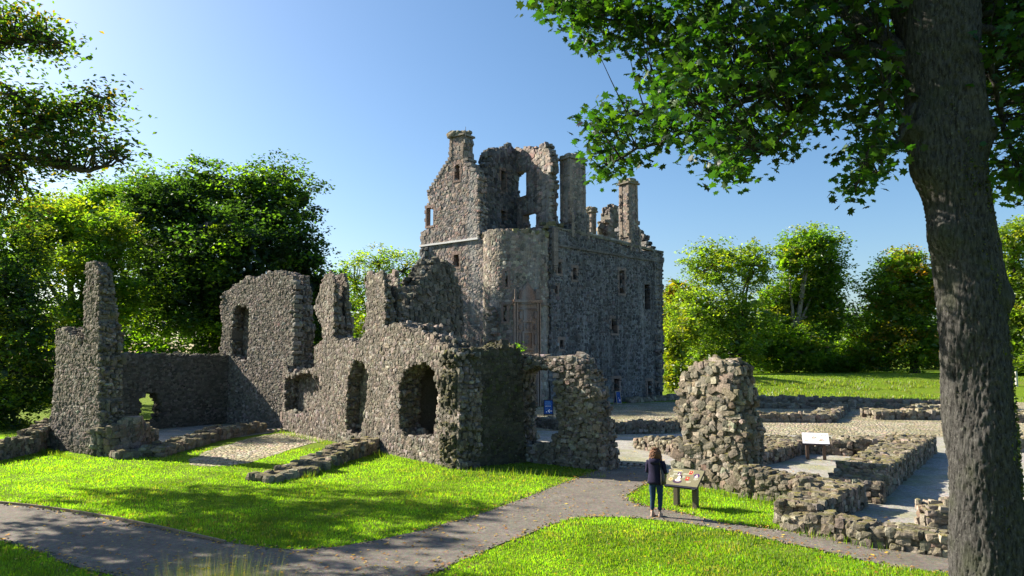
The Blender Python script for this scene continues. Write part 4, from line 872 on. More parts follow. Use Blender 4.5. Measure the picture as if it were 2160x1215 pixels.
BR = [[(1965, 190, 9), (1900, 112, 9.1), (1850, 70, 9.3), (1780, 25, 9.8), (1700, -20, 10.4), (1580, -80, 11), (1450, -120, 11.5)],
      [(1970, 140, 9), (1905, 116, 9), (1840, 106, 9.3), (1760, 110, 9.7), (1690, 140, 10), (1640, 168, 10.3), (1560, 190, 10.6), (1480, 215, 10.9), (1400, 225, 11.2), (1320, 250, 11.5), (1260, 290, 11.7)],
      [(1850, 105, 9.3), (1780, 62, 9.8), (1720, 85, 10.2), (1650, 95, 10.6), (1560, 60, 11), (1480, 45, 11.3), (1400, 60, 11.6), (1280, 40, 12), (1190, 30, 12.3)],
      [(1690, 140, 10), (1600, 200, 10.2), (1500, 250, 10.5), (1420, 290, 10.8), (1330, 320, 11), (1280, 350, 11.2)],
      [(1760, 110, 9.7), (1710, 180, 9.6), (1680, 240, 9.5), (1640, 300, 9.6), (1600, 330, 9.7)],
      [(1640, 168, 10.3), (1560, 260, 10.4), (1530, 320, 10.5), (1545, 370, 10.5)],
      [(1910, 100, 9), (1870, 180, 9.1), (1850, 280, 9.2), (1820, 350, 9.3), (1805, 400, 9.4)],
      [(1930, 220, 8.8), (1905, 280, 8.7), (1870, 330, 8.8), (1850, 370, 8.9)],
      [(2000, 40, 9), (2110, 70, 9.2), (2170, 150, 9.5), (2240, 200, 9.8)],
      [(2030, 80, 9), (2085, 120, 9.1), (2105, 210, 9.3), (2120, 290, 9.5), (2150, 340, 9.6), (2170, 420, 9.7)],
      [(2000, 40, 9), (2100, 20, 9.5), (2200, 40, 10), (2300, 80, 10.5)],
      [(1980, -60, 9), (1850, -120, 10), (1650, -200, 11), (1400, -260, 12), (1200, -260, 12.5)],
      [(1970, -200, 9), (1800, -330, 8.6), (1550, -420, 8.2), (1350, -450, 8)], [(1970, -200, 9), (2200, -300, 9), (2450, -350, 9)]]
mb = MB(); nodes = []
for k, b in enumerate(BR):
    P = np.array([V(*q) for q in b]); t = np.linspace(0, len(P) - 1, len(P) * 6); Q = np.stack([np.interp(t, np.arange(len(P)), P[:, a]) for a in range(3)], -1)
    for _ in range(4): Q[1:-1] = (Q[:-2] + 2 * Q[1:-1] + Q[2:]) / 4
    Q[1:-1] += np.random.default_rng(k).normal(0, .012, (len(Q) - 2, 3)); r0 = (.17, .13, .07, .06, .05, .04, .045, .035, .08, .05, .07, .13, .15, .15)[k]
    mb.tube(Q, np.linspace(r0, .012, len(Q)), 7, cap=False); nodes += [(q, i / len(Q)) for i, q in enumerate(Q) if i > len(Q) * .2]
NP = np.array([q for q, _ in nodes])
crownpx = [(1140, 15), (1155, 60), (1200, 70), (1235, 115), (1300, 110), (1340, 150), (1345, 200), (1300, 190), (1225, 245), (1215, 290), (1240, 345), (1250, 392), (1300, 380), (1340, 345), (1395, 368), (1440, 325), (1480, 345),
           (1500, 375), (1548, 402), (1585, 365), (1610, 335), (1655, 345), (1700, 325), (1722, 265), (1760, 250), (1795, 285), (1775, 330), (1765, 385), (1805, 432), (1850, 385), (1880, 395), (1900, 350), (1950, 345), (1990, 200),
           (2060, 200), (2080, 420), (2160, 440), (2300, 420), (2500, 200), (2500, -500), (1100, -500), (1100, 0)]
r = np.random.default_rng(33); cl = []
gapsky = [(1740, 30, 40, 22), (1660, 45, 20, 14), (1590, 20, 20, 20), (1350, 215, 16, 14), (1740, 270, 26, 22), (1905, 300, 15, 25), (1620, 250, 16, 12), (2130, 250, 14, 30), (2115, 340, 15, 18), (1480, 20, 14, 12)]
while len(cl) < 2700:
    px, py, Yd = r.uniform(1130, 2480), r.uniform(-480, 435), r.uniform(8.3, 12.6)
    if py > 0 and px < 1400: Yd = r.uniform(10.3, 12.6)
    if not inpoly(px + np.array([-14, 14, 0, 0]), py + np.array([0, 0, -14, 14]), crownpx).all(): continue
    if any(((px - a) / c) ** 2 + ((py - b) / d) ** 2 < 1 for a, b, c, d in gapsky): continue
    if py < -20 and r.random() < .25: continue
    if 1890 < px < 2110 and Yd < 9.7: Yd = r.uniform(9.8, 12)
    cl.append(V(px, py, Yd))
cl = np.array(cl); lm = MB(); leaves = []; 
for c in cl:
    d = np.linalg.norm(NP - c, axis=1); q = NP[np.argmin(d)]; m_ = (q + c) / 2 + r.normal(0, .06, 3) + [0, 0, .06]
    if d.min() < 2.2: mb.tube([q, m_, c], [.014, .009, .004], 4, cap=False)
    k = r.integers(9, 19); off = r.normal(0, 1, (k, 3)) * np.array([.17, .17, .10]); leaves.append(c + off)
local(mb.build('branches', M_bark, smooth=True), sy)
LV = np.concatenate(leaves)
leaf_cards(lm, LV, .122, r, [(.018, .050, .010), (.025, .066, .010), (.036, .085, .010), (.014, .040, .012), (.055, .10, .010)], .25, .2, 'maple')
local(lm.build('crown', M_syc), sy)
mb = MB(); p = V(2099, 882, 8.5); 
for dy, px_, py_, w, h, c in ((0, 2099, 882, .075, .045, (.62, .62, .02)), (0, 2101, 826, .06, .03, (.25, .02, .02))):
    q = V(px_, py_, 9); a = np.array([q[0] - np.interp(q[2], tz, txs), 0]); R0 = np.interp(q[2], tz, trd); yy = 9 - math.sqrt(max(R0 ** 2 - a[0] ** 2, .01)) - .02
    t = V(px_, py_, yy); mb = MB(); mb.tube([t + [0, .03, 0], t + [0, -.012, 0]], w / 2, 10); o = mb.build('trunk_tag', plain('tag_paint' , c, .5)); o.scale = (1, 1, 1)
    me = o.data; 
    for v in me.vertices: v.co.z = t[2] + (v.co.z - t[2]) * h / w
    local(o, sy)
# moss and epiphytes on the trunk's shaded right edge
r = np.random.default_rng(44); n = 2600; z = r.uniform(1.2, 7.0, n); a = np.where(r.random(n) < .7, r.normal(-.25, .30, n), r.normal(-1.2, .5, n)); R0 = np.interp(z, tz, trd) - .015
k = vnoise(z * 2.2, a * 3, 3) > -.05 ; z, a, R0 = z[k], a[k], R0[k]; C = np.c_[np.interp(z, tz, txs) + (R0 + r.uniform(0, .03, len(z))) * np.cos(a), 9 + R0 * np.sin(a), z]
mb = MB(); leaf_cards(mb, C, .05, r, [(.05, .06, .025), (.04, .055, .02), (.08, .085, .045)], 0); local(mb.build('moss', M_leaf), sy)
# tree at the left edge: trunk outside the frame, boughs reach in
def hang_tree(name, label, base, boughs, blobs, pal, seed, lsize, n_cl, trunk=.45):
    e = empty(name, label, 'tree', base); r = np.random.default_rng(seed); base = np.array(base, float); w = MB(); top = base + [0, 0, 15]
    w.tube([base + [0, 0, -.3], base + [0, 0, 4], base + [.3, .2, 9], top], [trunk * 1.3, trunk, trunk * .8, trunk * .3], 12, cap=False); nd = []
    for b in boughs:
        P = np.array([V(*q) if len(q) == 3 and q[1] > -900 and abs(q[0]) > 60 or True else q for q in b]); st = np.array([base[0] + .2, base[1], max(3.5, P[0][2] - 2.5)]); P = np.r_[[st], P]
        t = np.linspace(0, len(P) - 1, len(P) * 5); Q = np.stack([np.interp(t, np.arange(len(P)), P[:, a]) for a in range(3)], -1)
        for _ in range(3): Q[1:-1] = (Q[:-2] + 2 * Q[1:-1] + Q[2:]) / 4
        Q[1:-1] += r.normal(0, .03, (len(Q) - 2, 3)); w.tube(Q, np.linspace(.15, .015, len(Q)), 6, cap=False); nd += list(Q[3:])
    nd = np.array(nd); lm = MB(); L = []; T_ = []
    for (c, rad, n) in blobs:
        c = np.array(c); d = r.normal(0, 1, (n, 3)); d /= np.linalg.norm(d, axis=1)[:, None]; q = c + d * np.array(rad) * (r.random((n, 1)) ** .4)
        tn = palette(pal, n, r, .15)
        for x, tt in zip(q, tn):
            k = r.integers(14, 30); L.append(x + r.normal(0, 1, (k, 3)) * np.array([.32, .32, .22])); T_.append(np.tile(tt, (k, 1)))
            j = np.argmin(np.linalg.norm(nd - x, axis=1))
            if np.linalg.norm(nd[j] - x) < 3.5: w.tube([nd[j], (nd[j] + x) / 2 + r.normal(0, .12, 3), x], [.03, .02, .008], 4, cap=False)
    leaf_cards(lm, np.concatenate(L), lsize, r, None, .4, .16, tone=np.concatenate(T_)); local(lm.build('crown', M_leaf), e); local(w.build('trunk', M_bark2, smooth=True), e); return e
def PB(px, py, Y, rx, ry, n): return (V(px, py, Y), (rx / F * Y, rx / F * Y * 1.0, ry / F * Y), n)
hang_tree('broadleaf_tree', 'near tree at the left edge whose boughs reach in over the sky', gz(-16.8, 16.6),
          [[(-60, 150, 16.4), (20, 80, 16.4), (90, 85, 16.4), (150, 95, 16.4)], [(-60, 330, 16.7), (60, 280, 16.7), (150, 225, 16.7), (240, 200, 16.7)], [(-60, 330, 16.4), (60, 330, 16.4), (150, 355, 16.4), (200, 362, 16.4), (270, 330, 16.4)], [(-100, 200, 16.4), (0, 170, 16.4), (80, 250, 16.4)]],
          [PB(20, 70, 16.4, 75, 60, 60), PB(105, 85, 16.7, 50, 30, 26), PB(60, 250, 16.7, 90, 60, 75), PB(150, 245, 16.7, 70, 45, 46), PB(215, 215, 16.7, 42, 18, 14), PB(225, 310, 16.4, 55, 28, 26), PB(100, 320, 16.4, 90, 50, 60), PB(0, 400, 16.7, 60, 90, 60), PB(-90, 300, 17, 105, 220, 170),
           ((-16.6, 15.6, 11.4), (2.6, 2.6, 2.0), 80), ((-17.6, 13.6, 8.6), (2.8, 3.0, 2.6), 110)],
          [(.040, .085, .014), (.055, .10, .014), (.07, .115, .014), (.12, .09, .014), (.035, .07, .016)], 201, .125, 0)
hang_tree('broadleaf_tree', 'tree outside the left edge throwing dappled shade on the path', gz(-23, 15),
          [[(-700, 200, 16), (-500, 100, 17)], [(-800, 100, 14), (-600, 0, 15)]],
          [((-20.5, 17.2, 8.4), (3.6, 3.0, 2.1), 90), ((-24, 14, 10.5), (3.5, 3.5, 3.5), 80), ((-23.5, 24, 12.3), (4, 3.2, 1.8), 90), ((-28, 28, 14), (4.8, 2.5, 2.0), 100), ((-22.6, 27, 14.3), (1.5, 1.4, .8), 14), ((-21.5, 20.0, 9.4), (3.4, 2.6, 1.6), 110), ((-22.8, 17.4, 9.2), (2.6, 2.0, 1.5), 70)], DARK + MID, 202, .30, 0)

# ------------------------------------------------------------------ grass
def blades(name, x, y, h, w, tone, r, m=M_grassb, lean=.5, label=None, z=None, **k):
    n = len(x); z = hgt(x, y) if z is None else z; a = r.uniform(0, 6.283, n); la = r.uniform(0, 6.283, n); L = h * lean * r.uniform(.2, 1, n)
    dx, dy = np.cos(a) * w / 2, np.sin(a) * w / 2
    P = np.stack([np.stack([x - dx, y - dy, z - .01], -1), np.stack([x + dx, y + dy, z - .01], -1), np.stack([x + np.cos(la) * L, y + np.sin(la) * L, z + h], -1)], 1)
    mb = MB(); mb.add(P.reshape(-1, 3), np.arange(3 * n).reshape(-1, 3), np.repeat(tone, 3, 0)); return tag(mb.build(name, m), label, 'grass', kind='stuff')
r = np.random.default_rng(55)
def scatter(n, x0, x1, y0, y1, p=2.0):
    u = r.random(n); q = 1 - p; y = (y0 ** q + u * (y1 ** q - y0 ** q)) ** (1 / q); x = r.uniform(x0, x1, n) * (y / y1 * .8 + .2 if x0 < -25 else 1); return x, y
x, y = scatter(520000, -34, 34, 11.4, 36, 1.6)
x = x + 0; k = (x > -.78 * y - 1) & (x < .78 * y + 1)
x, y = x[k], y[k]; k = np.ones(len(x), bool)
jx, jy = x + .07 * vnoise(x * 6, y * 6, 41), y + .12 * vnoise(x * 6, y * 6, 42)
for Ps in SHEETS: k &= ~inpoly(jx, jy, Ps)
k &= ~((y > 30) & (x > -14)); k &= ~((y > 28 + (x + 16) * -.9) & (x > -19) & (x < -8) & (y > 37)); x, y = x[k], y[k]
ptch = vnoise(x * .7, y * .7, 21) * .6 + vnoise(x * 2.3, y * 2.3, 22) * .4; dry = (ptch > .28) * .7 + (x > -2) * (y < 17) * .18
tn2 = 1 + .35 * vnoise(x * 1.6, y * 1.6, 31) + .25 * vnoise(x * .4, y * .4, 32)
base = palette([(.135, .24, .006), (.155, .26, .006), (.105, .21, .008), (.19, .27, .008)], len(x), r, .15); dr = r.random(len(x)) < dry * .45
base = base * tn2[:, None]; base[dr] = palette([(.20, .19, .05), (.25, .23, .08), (.16, .17, .04)], dr.sum(), r, .15)
blades('lawn_grass', x, y, r.uniform(.02, .065, len(x)) * (1 + .5 * ptch + .35 * vnoise(x * 5, y * 5, 77)), .016 + .0009 * y, base, r, label='short bright green lawn grass')
# mound turf
n = 120000; x = r.uniform(14, 75, n); y = 62 + r.random(n) * 40; k = (x > 20 - (y - 62) * .0) & (x < .78 * y)
x, y = x[k], y[k]; rough = ((y < 78) & (vnoise(x * .5, y * .5, 8) > -.1)); tn = palette([(.12, .19, .010), (.14, .21, .012), (.15, .20, .02)], len(x), r, .12); dd = rough & (r.random(len(x)) < .35); tn[dd] = palette([(.20, .19, .07), (.16, .17, .05)], dd.sum(), r, .15)
blades('mound_grass', x, y, np.where(rough, r.uniform(.12, .35, len(x)), .07), np.where(rough, .10, .09), tn, r, label='turf on the low mound, rough at its foot')
# tall wispy grass close to the viewer
n = 11000; px = r.normal(475, 150, n); Yd = r.uniform(4.7, 6.2, n); x = (px - 1080) / F * Yd; y = Yd; hh = r.uniform(.45, 1.12, n) * np.exp(-((px - 490) / 330) ** 2)
blades('tall_grass', x, y, hh, .005, palette([(.03, .055, .015), (.025, .05, .012), (.035, .06, .02), (.12, .10, .06), (.14, .12, .075)], n, r, .15), r, lean=.35, label='tall wispy seeding grass close to the viewer at the bottom edge')  # greens toned down: shade put into the blade colour
n = 3000; x = r.uniform(-9.6, -6.9, n); y = r.uniform(7.5, 11.8, n); blades('bank_grass', x, y, r.uniform(.1, .3, n), .012, palette(DARK, n, r, .15) * 1.6, r, lean=.6, label='shaded longer grass in the bottom left corner')
# fallen leaves
r = np.random.default_rng(66); x, y = scatter(2600, -30, 30, 11.6, 30, 1.8); x = x * .5 - 1; k = np.zeros(len(x), bool)
for Ps in SHEETS[:2]: k |= inpoly(x, y, Ps)
k |= r.random(len(x)) < .25; x, y = x[k], y[k]
P0 = SHEETS[0]; q = P0[r.integers(0, len(P0), 900)] + r.normal(0, .13, (900, 2)); q = q[(q[:, 1] > 11.6) & (np.abs(q[:, 0]) < 20)]; x = np.r_[x, q[:, 0]]; y = np.r_[y, q[:, 1]]; mb = MB(); leaf_cards(mb, np.c_[x, y, hgt(x, y) + np.where(inpoly(x, y, SHEETS[0]), .035, .06)], .07, r, [(.34, .17, .05), (.42, .28, .06), (.28, .13, .05), (.36, .27, .12)], 3)
tag(mb.build('fallen_leaves', M_leaf), 'small orange and brown fallen leaves scattered over path and lawn', 'leaves', kind='stuff')
mb = MB(); q = P0[r.integers(0, len(P0), 1500)] + r.normal(0, .10, (1500, 2)); q = q[(q[:, 1] > 11.6) & (np.abs(q[:, 0]) < 18)]; n = len(q)
put_stones(mb, np.c_[q[:, 0], np.full(n, .02), q[:, 1]], r.uniform(.015, .05, (n, 3)), LOWC, r, lambda s, z, d: np.stack([s, d, z], -1)); tag(mb.build('loose_gravel', M_low), 'small loose stones along the edges of the path', 'gravel', kind='stuff')
for (cx_, cy_, k_) in ((6.6, 15.9, 60), (7.9, 18.9, 40), (-1.9, 24.0, 120), (-7.5, 29.0, 80), (3.0, 23.4, 50), (-17.5, 28.6, 90), (7.6, 19.3, 60)):
    pass
wx = np.concatenate([a + (b - a) * r.random((w_, 1)) for a, b, w_ in ((np.array([-16.2, 27.0]), np.array([-19.3, 29.4]), 260), (np.array([-2.0, 23.9]), np.array([-12.0, 36.8]), 800), (np.array([-1.8, 23.8]), np.array([3.0, 23.1]), 300), (np.array([5.0, 21.2]), np.array([6.2, 19.4]), 200), (np.array([6.3, 19.3]), np.array([8.4, 18.1]), 260), (np.array([6.1, 15.8]), np.array([7.3, 14.5]), 120), (np.array([-6.5, 22]), np.array([-6.0, 27]), 150))]) + r.normal(0, .12, (2150 - 60, 2))[:2090]
blades('wall_foot_grass', wx[:, 0], wx[:, 1] - .12, r.uniform(.08, .28, len(wx)), .02, palette([(.10, .17, .008), (.08, .14, .01), (.16, .18, .04)], len(wx), r, .15), r, label='longer uncut grass and weeds along the foot of the walls')
# weeds on walls
def weed(px, py, wall, nm, label, n=90, s=.3):
    s_, z_ = on_plane(wall.A, wall.D, px, py); c = wall.map(np.array([s_]), np.array([z_]), np.array([.3]))[0]; r = np.random.default_rng(int(px)); mb = MB()
    leaf_cards(mb, c + r.normal(0, 1, (n, 3)) * [s * .5, s * .5, s * .35] + [0, 0, s * .3], .11, r, [(.07, .14, .012), (.09, .17, .015)], .3); mb.tube([c - [0, 0, .1], c + [0, 0, s * .4]], .01, 4)
    tag(mb.build(nm, M_leaf), label, 'plant')
weed(1100, 738, Wall(G(964, 990), G(1100, 976), [(0, 0), (1, 0), (1, 1)]), 'weed', 'small green weed growing on top of the dark shaded wall', s=.28)
# timber path edging and railing, post
mb = MB(); E = [G(*p) for p in ((-60, 1058), (60, 1070), (150, 1082), (240, 1097), (340, 1118), (450, 1143), (475, 1149))]
for a, b in zip(E[:-1], E[1:]):
    d = b - a; L = np.linalg.norm(d); mb.box((a + b) / 2 + [0, .03, .03], (L - .01, .035, .09), math.atan2(d[1], d[0]), (.20, .15, .10))
tag(mb.build('timber_edging', plain('edging_wood', (.20, .16, .11))), 'thin timber board edging the path along the shaded lawn', 'edging')
mb = MB(); M_iron = plain('iron', (.03, .03, .035), .5); a = np.array([15.9, 67.2]); b = np.array([19.0, 68.6])
for i in range(22):
    p = a + (b - a) * i / 21; mb.tube([(p[0], p[1], 0), (p[0], p[1], 1.1)], .012, 4)
for z in (.15, 1.0): mb.tube([(*a, z), (*b, z)], .02, 4)
for i in (0, 10, 21): p = a + (b - a) * i / 21; mb.box((p[0], p[1], .6), (.07, .07, 1.25))
tag(mb.build('railing', M_iron), 'dark iron railing between the castle corner and the bushes', 'fence')
mb = MB(); p = basept(2137, 74); mb.tube([p, np.array(p) + [0, 0, 1.7]], [.14, .12], 8, (.6, .58, .52)); tag(mb.build('pale_post', plain('pale_post', (.5, .48, .44))), 'short pale post beyond the foreground trunk at the right edge', 'post')

# ------------------------------------------------------------------ signs
def panel_sign(name, label, base, rz, w, dp, h, face, border, post_c, art, posts=.42):
    e = empty(name, label, 'information board', base); e.rotation_euler = (0, 0, rz)
    M_p = plain(name + '_post', post_c, .7); tilt = R(32)
    for sx in (-1, 1):
        mb = MB(); mb.box((sx * posts, .05, (h - .05) / 2), (.11, .17, h - .05), 0, post_c); mb.build('post', M_p, e)
    mb = MB(); mb.box((0, 0, 0), (w, dp, .045), 0, border); bd = mb.build('board', plain(name + '_frame', border, .4), e); bd.location = (0, 0, h); bd.rotation_euler = (tilt, 0, 0)
    mb = MB(); mb.box((0, .012, .027), (w - .01, dp - .07, .008), 0, face); mb.build('printed_face', plain(name + '_face', face, .45), bd)
    m = mat(name + '_print', .5)[0]; n = m.node_tree; at = N(n, 'ShaderNodeAttribute', attribute_name='col'); n.links.new(at.outputs[0], n.nodes['Principled BSDF'].inputs[0])
    cur = [MB()]
    kx = w / 1.02
    def q(x0, y0, x1, y1, c, dz=0):
        x0 *= kx; x1 *= kx; cur[0].poly([(x0, y0, .0325 + dz), (x1, y0, .0325 + dz), (x1, y1, .0325 + dz), (x0, y1, .0325 + dz)], c)
    def el(cx, cy, rx, ry, c, dz=0, a0=0, a1=6.2832, n_=18):
        cx *= kx; cur[0].poly([(cx + rx * math.cos(a0 + (a1 - a0) * i / n_), cy + ry * math.sin(a0 + (a1 - a0) * i / n_), .0325 + dz) for i in range(n_)], c)
    def flush(nm):
        if cur[0].n: cur[0].build(nm, m, bd)
        cur[0] = MB()
    art(q, el, flush)
    mb = MB(); y = -dp / 2 - .003; el2 = [(w * .36 + .012 * math.cos(a), y, .012 * math.sin(a)) for a in np.linspace(0, 6.28, 12, endpoint=False)]; mb.poly(el2, (.8, .8, .8)); mb.poly([(w * .385, y, -.008), (w * .44, y, -.008), (w * .44, y, .006), (w * .385, y, .006)], (.7, .7, .7)); mb.build('maker_mark', m, bd)
    return e
def lines(q, x0, y1, x1, n, c, dy=.017, hh=.008):
    rr2 = random.Random(int(abs(x0) * 1000 + abs(y1) * 100))
    for i in range(n):
        x = x0
        xe = x1 - (rr2.uniform(0, .4) * (x1 - x0) if i == n - 1 else rr2.uniform(0, .06) * (x1 - x0))
        while x < xe - .008:
            ww = rr2.uniform(.010, .032); q(x, y1 - i * dy - hh, min(x + ww, xe), y1 - i * dy, c); x += ww + .006
def art1(q, el, fl):
    T = (.60, .60, .50); lines(q, -.44, .26, .0, 1, (.62, .50, .16), hh=.022); fl('title'); lines(q, -.44, .225, -.12, 3, T); fl('text_block')
    for (x, y, w_, n_) in ((-.40, .135, .13, 5), (-.47, .04, .14, 4), (-.09, .16, .17, 4), (-.10, .055, .11, 5), (.30, .02, .13, 5), (.11, -.12, .14, 4)): lines(q, x, y, x + w_, n_, T); fl('text_block')
    def portrait(x, y, w_, h_, bg, sk, dr, fr=None, hair=(.05, .03, .03)):
        if fr: q(x - w_ / 2 - .012, y - h_ / 2 - .012, x + w_ / 2 + .012, y + h_ / 2 + .012, fr)
        q(x - w_ / 2, y - h_ / 2, x + w_ / 2, y + h_ / 2, bg, .0004); el(x, y - h_ * .30, w_ * .4, h_ * .2, dr, .0008); el(x, y + h_ * .14, w_ * .2, h_ * .24, hair, .0010); el(x, y + h_ * .10, w_ * .14, h_ * .18, sk, .0012); fl('picture')
    portrait(-.21, .12, .10, .13, (.07, .03, .12), (.62, .45, .42), (.55, .5, .5)); portrait(.13, .20, .11, .13, (.33, .02, .02), (.55, .38, .25), (.25, .02, .02), (.6, .45, .25)); portrait(.10, -.03, .11, .14, (.40, .06, .04), (.7, .45, .2), (.30, .03, .03))
    el(.34, .10, .075, .085, (.06, .03, .11)); el(.34, .065, .045, .04, (.5, .45, .42), .0006); el(.34, .12, .02, .03, (.6, .42, .35), .001); fl('picture')
    el(-.40, -.10, .055, .06, (.62, .47, .25)); el(-.40, -.10, .03, .04, (.55, .2, .08), .0006); fl('picture')
    el(-.17, -.16, .12, .075, (.06, .035, .07)); el(-.17, -.115, .075, .05, (.72, .6, .55), .0004); el(-.145, .01, .06, .075, (.04, .02, .04), .0006); el(-.165, -.025, .043, .065, (.74, .62, .56), .0009); fl('picture')
def art2(q, el, fl):
    T = (.42, .42, .48); lines(q, -.44, .24, -.02, 2, (.35, .35, .42), hh=.012); fl('title'); lines(q, -.44, .14, -.26, 9, T); fl('text_block'); lines(q, .14, .02, .44, 2, T); fl('text_block'); lines(q, -.10, -.16, .10, 4, T); fl('text_block')
    q(-.43, -.20, -.29, -.14, (.55, .30, .20)); fl('text_block'); rr2 = random.Random(3)
    for (cx, cy, w_, h_, c) in ((-.10, .03, .17, .09, ((.45, .18, .15), (.35, .33, .12), (.25, .3, .15), (.5, .4, .35))), (.27, .17, .17, .07, ((.45, .45, .40), (.5, .42, .42), (.4, .46, .4))), (.27, -.11, .17, .09, ((.5, .2, .15), (.5, .45, .4), (.3, .33, .15)))):
        for i in range(26):
            a = rr2.uniform(0, 6.28); t = rr2.random() ** .6; el(cx + w_ * t * math.cos(a), cy + h_ * t * math.sin(a) * (1 if math.sin(a) > 0 else .6), rr2.uniform(.012, .035), rr2.uniform(.006, .02), rr2.choice(c), .0001 * i, n_=7)
        fl('picture')
b1 = G(1446, 1071); panel_sign('information_board', 'olive information board with small portraits on two dark posts beside the woman', b1, R(-36), .86, .70, .72, (.18, .168, .10), (.02, .02, .035), (.10, .085, .06), art1, .25)
b2 = G(1722, 970); panel_sign('information_board', 'white information board with small castle drawings on two brown posts in the walled gravel room', b2, R(-19), .92, .70, .76, (.72, .72, .76), (.03, .025, .03), (.15, .10, .075), art2, .29)
def a_board(label, base, rz, w, h, frame, face, art):
    e = empty('sandwich_board', label, 'sign', base, None); e.rotation_euler = (0, 0, rz); t = .16
    m = mat('board_print', .5)[0]; n = m.node_tree; at = N(n, 'ShaderNodeAttribute', attribute_name='col'); n.links.new(at.outputs[0], n.nodes['Principled BSDF'].inputs[0])
    for sg in (-1, 1):
        mb = MB(); fw_ = .05
        for (cx_, cz_, dx_, dz_) in ((-w / 2 + fw_ / 2, h / 2, fw_, h), (w / 2 - fw_ / 2, h / 2, fw_, h), (0, h - fw_ / 2, w - 2 * fw_, fw_), (0, .14, w - 2 * fw_, fw_)): mb.box((cx_, 0, cz_), (dx_, .035, dz_), 0, frame)
        o = mb.build('frame', plain('board_frame', frame, .6), e); o.location = (0, sg * .25, 0); o.rotation_euler = (-sg * math.atan2(-.23, h) * 1, 0, 0) if sg > 0 else (-math.atan2(.23, h), 0, 0)
        mb = MB(); mb.box((0, 0, (h + .14) / 2), (w - 2 * fw_ - .004, .015, h - .14 - fw_ - .02), 0, face); p_ = mb.build('panel', m, o)
        if sg < 0:
            mb = MB()
            def q(x0, z0, x1, z1, c): mb.poly([(x0, -.0095, z0), (x1, -.0095, z0), (x1, -.0095, z1), (x0, -.0095, z1)], c)
            def pg(pts, c, d=0): mb.poly([(x, -.0095 - d, z) for x, z in pts], c)
            def fl(nm):
                nonlocal mb
                if mb.n: mb.build(nm, m, o)
                mb = MB()
            art(q, pg, fl)
    return e
def artb(q, pg, fl):
    def ln(x, z, xe, c=(.16, .38, .68), h_=.018):
        rr2 = random.Random(int(z * 100))
        while x < xe: w_ = rr2.uniform(.02, .06); q(x, z, min(xe, x + w_), z + h_, c); x += w_ + .014
        fl('text_line')
    for i, z in enumerate((.96, .90, .84, .78)): ln(-.2, z, .1 + .03 * i)
    for z in (.68, .64): ln(-.2, z, .16, (.55, .65, .75))
    for z in (.52, .46): ln(-.2, z, .0, (.10, .25, .5))
    W_ = (.8, .85, .9); fl('text_block'); pg([(-.02, .335), (.23, .335), (.23, .37), (-.02, .37)], W_); pg([(-.05, .3525), (.07, .47), (.10, .445), (.0, .3525)], W_, .0006); pg([(-.05, .3525), (.0, .3525), (.10, .26), (.07, .235)], W_, .0009); fl('arrow')
    pg([(-.12 + .03 * math.cos(a), .30 + .03 * math.sin(a)) for a in np.linspace(0, 6.28, 10, endpoint=False)], W_); fl('dot')
a_board('blue sandwich board with a white left arrow, seen through the broken gateway', G(1157, 878) , R(-4), .62, 1.08, (.012, .014, .03), (.01, .07, .30), artb)
def artc(q, pg, fl):
    for z, xe in ((.90, .06), (.86, .0)):
        x = -.15
        while x < xe: q(x, z, x + .03, z + .014, (.12, .3, .6)); x += .042
    fl('text_block')
    pg([(-.05, .54), (0, .54), (0, .56), (.02, .56), (.02, .59), (-.03, .59), (-.03, .57), (-.05, .57)], (.8, .8, .85)); fl('symbol')
    pg([(.08 + .075 * math.cos(a), .38 + .10 * math.sin(a)) for a in np.linspace(0, 6.28, 16, endpoint=False)], (.75, .55, .68)); pg([(.08 + .05 * math.cos(a), .39 + .06 * math.sin(a)) for a in np.linspace(0, 6.28, 12, endpoint=False)], (.35, .08, .20), .001); pg([(.04, .36), (.12, .36), (.12, .385), (.04, .385)], (.9, .8, .85), .002); fl('symbol')
a_board('small blue notice board in a pale wooden frame by the castle doorway', G(1303, 854), R(28), .5, 1.12, (.30, .24, .17), (.012, .05, .20), artc)

# ------------------------------------------------------------------ the woman
def skin_mesh(name, V_, E_, Rd, m, parent, sub_=2, root=0):
    me = bpy.data.meshes.new(name); me.from_pydata(V_, E_, []); o = bpy.data.objects.new(name, me); COL.objects.link(o)
    sk = o.modifiers.new('skin', 'SKIN'); sk.use_smooth_shade = True; sb = o.modifiers.new('sub', 'SUBSURF'); sb.levels = sub_; sb.render_levels = sub_
    for i, v in enumerate(me.skin_vertices[0].data): v.radius = (Rd[i], Rd[i]) if not hasattr(Rd[i], '__len__') else Rd[i]; v.use_root = (i == root)
    dg = bpy.context.evaluated_depsgraph_get(); me2 = bpy.data.meshes.new_from_object(o.evaluated_get(dg)); o.modifiers.clear(); o.data = me2; me2.name = name; me2.materials.clear(); me2.materials.append(m)
    for p in me2.polygons: p.use_smooth = True
    if parent: o.parent = parent
    return o
wo = empty('person', 'curly auburn-haired woman in navy hooded coat and jeans, seen from behind on the path', 'person', G(1385, 1091)); wo.rotation_euler = (0, 0, R(-27)); wo.scale = (.96, .96, .96)
wo.location.z = .02
M_skin = plain('skin', (.48, .30, .22), .6); M_navy = plain('navy_wool', (.020, .018, .042), .9, .1); M_jean = plain('denim', (.020, .045, .095), .85, .1); M_hair = mat('auburn_hair', .55, .4)[0]
M_shoe = plain('beige_suede', (.42, .30, .24), .8); M_bag = plain('bag_leather', (.012, .012, .013), .45, .5)
n = M_hair.node_tree; hcol = mixc(n, ramp(n, noise(n, 35, 3).outputs[0], [(.35, 0.0), (.65, 1.0)]), (.055, .022, .010), (.24, .095, .035)); n.links.new(hcol, n.nodes['Principled BSDF'].inputs[0])
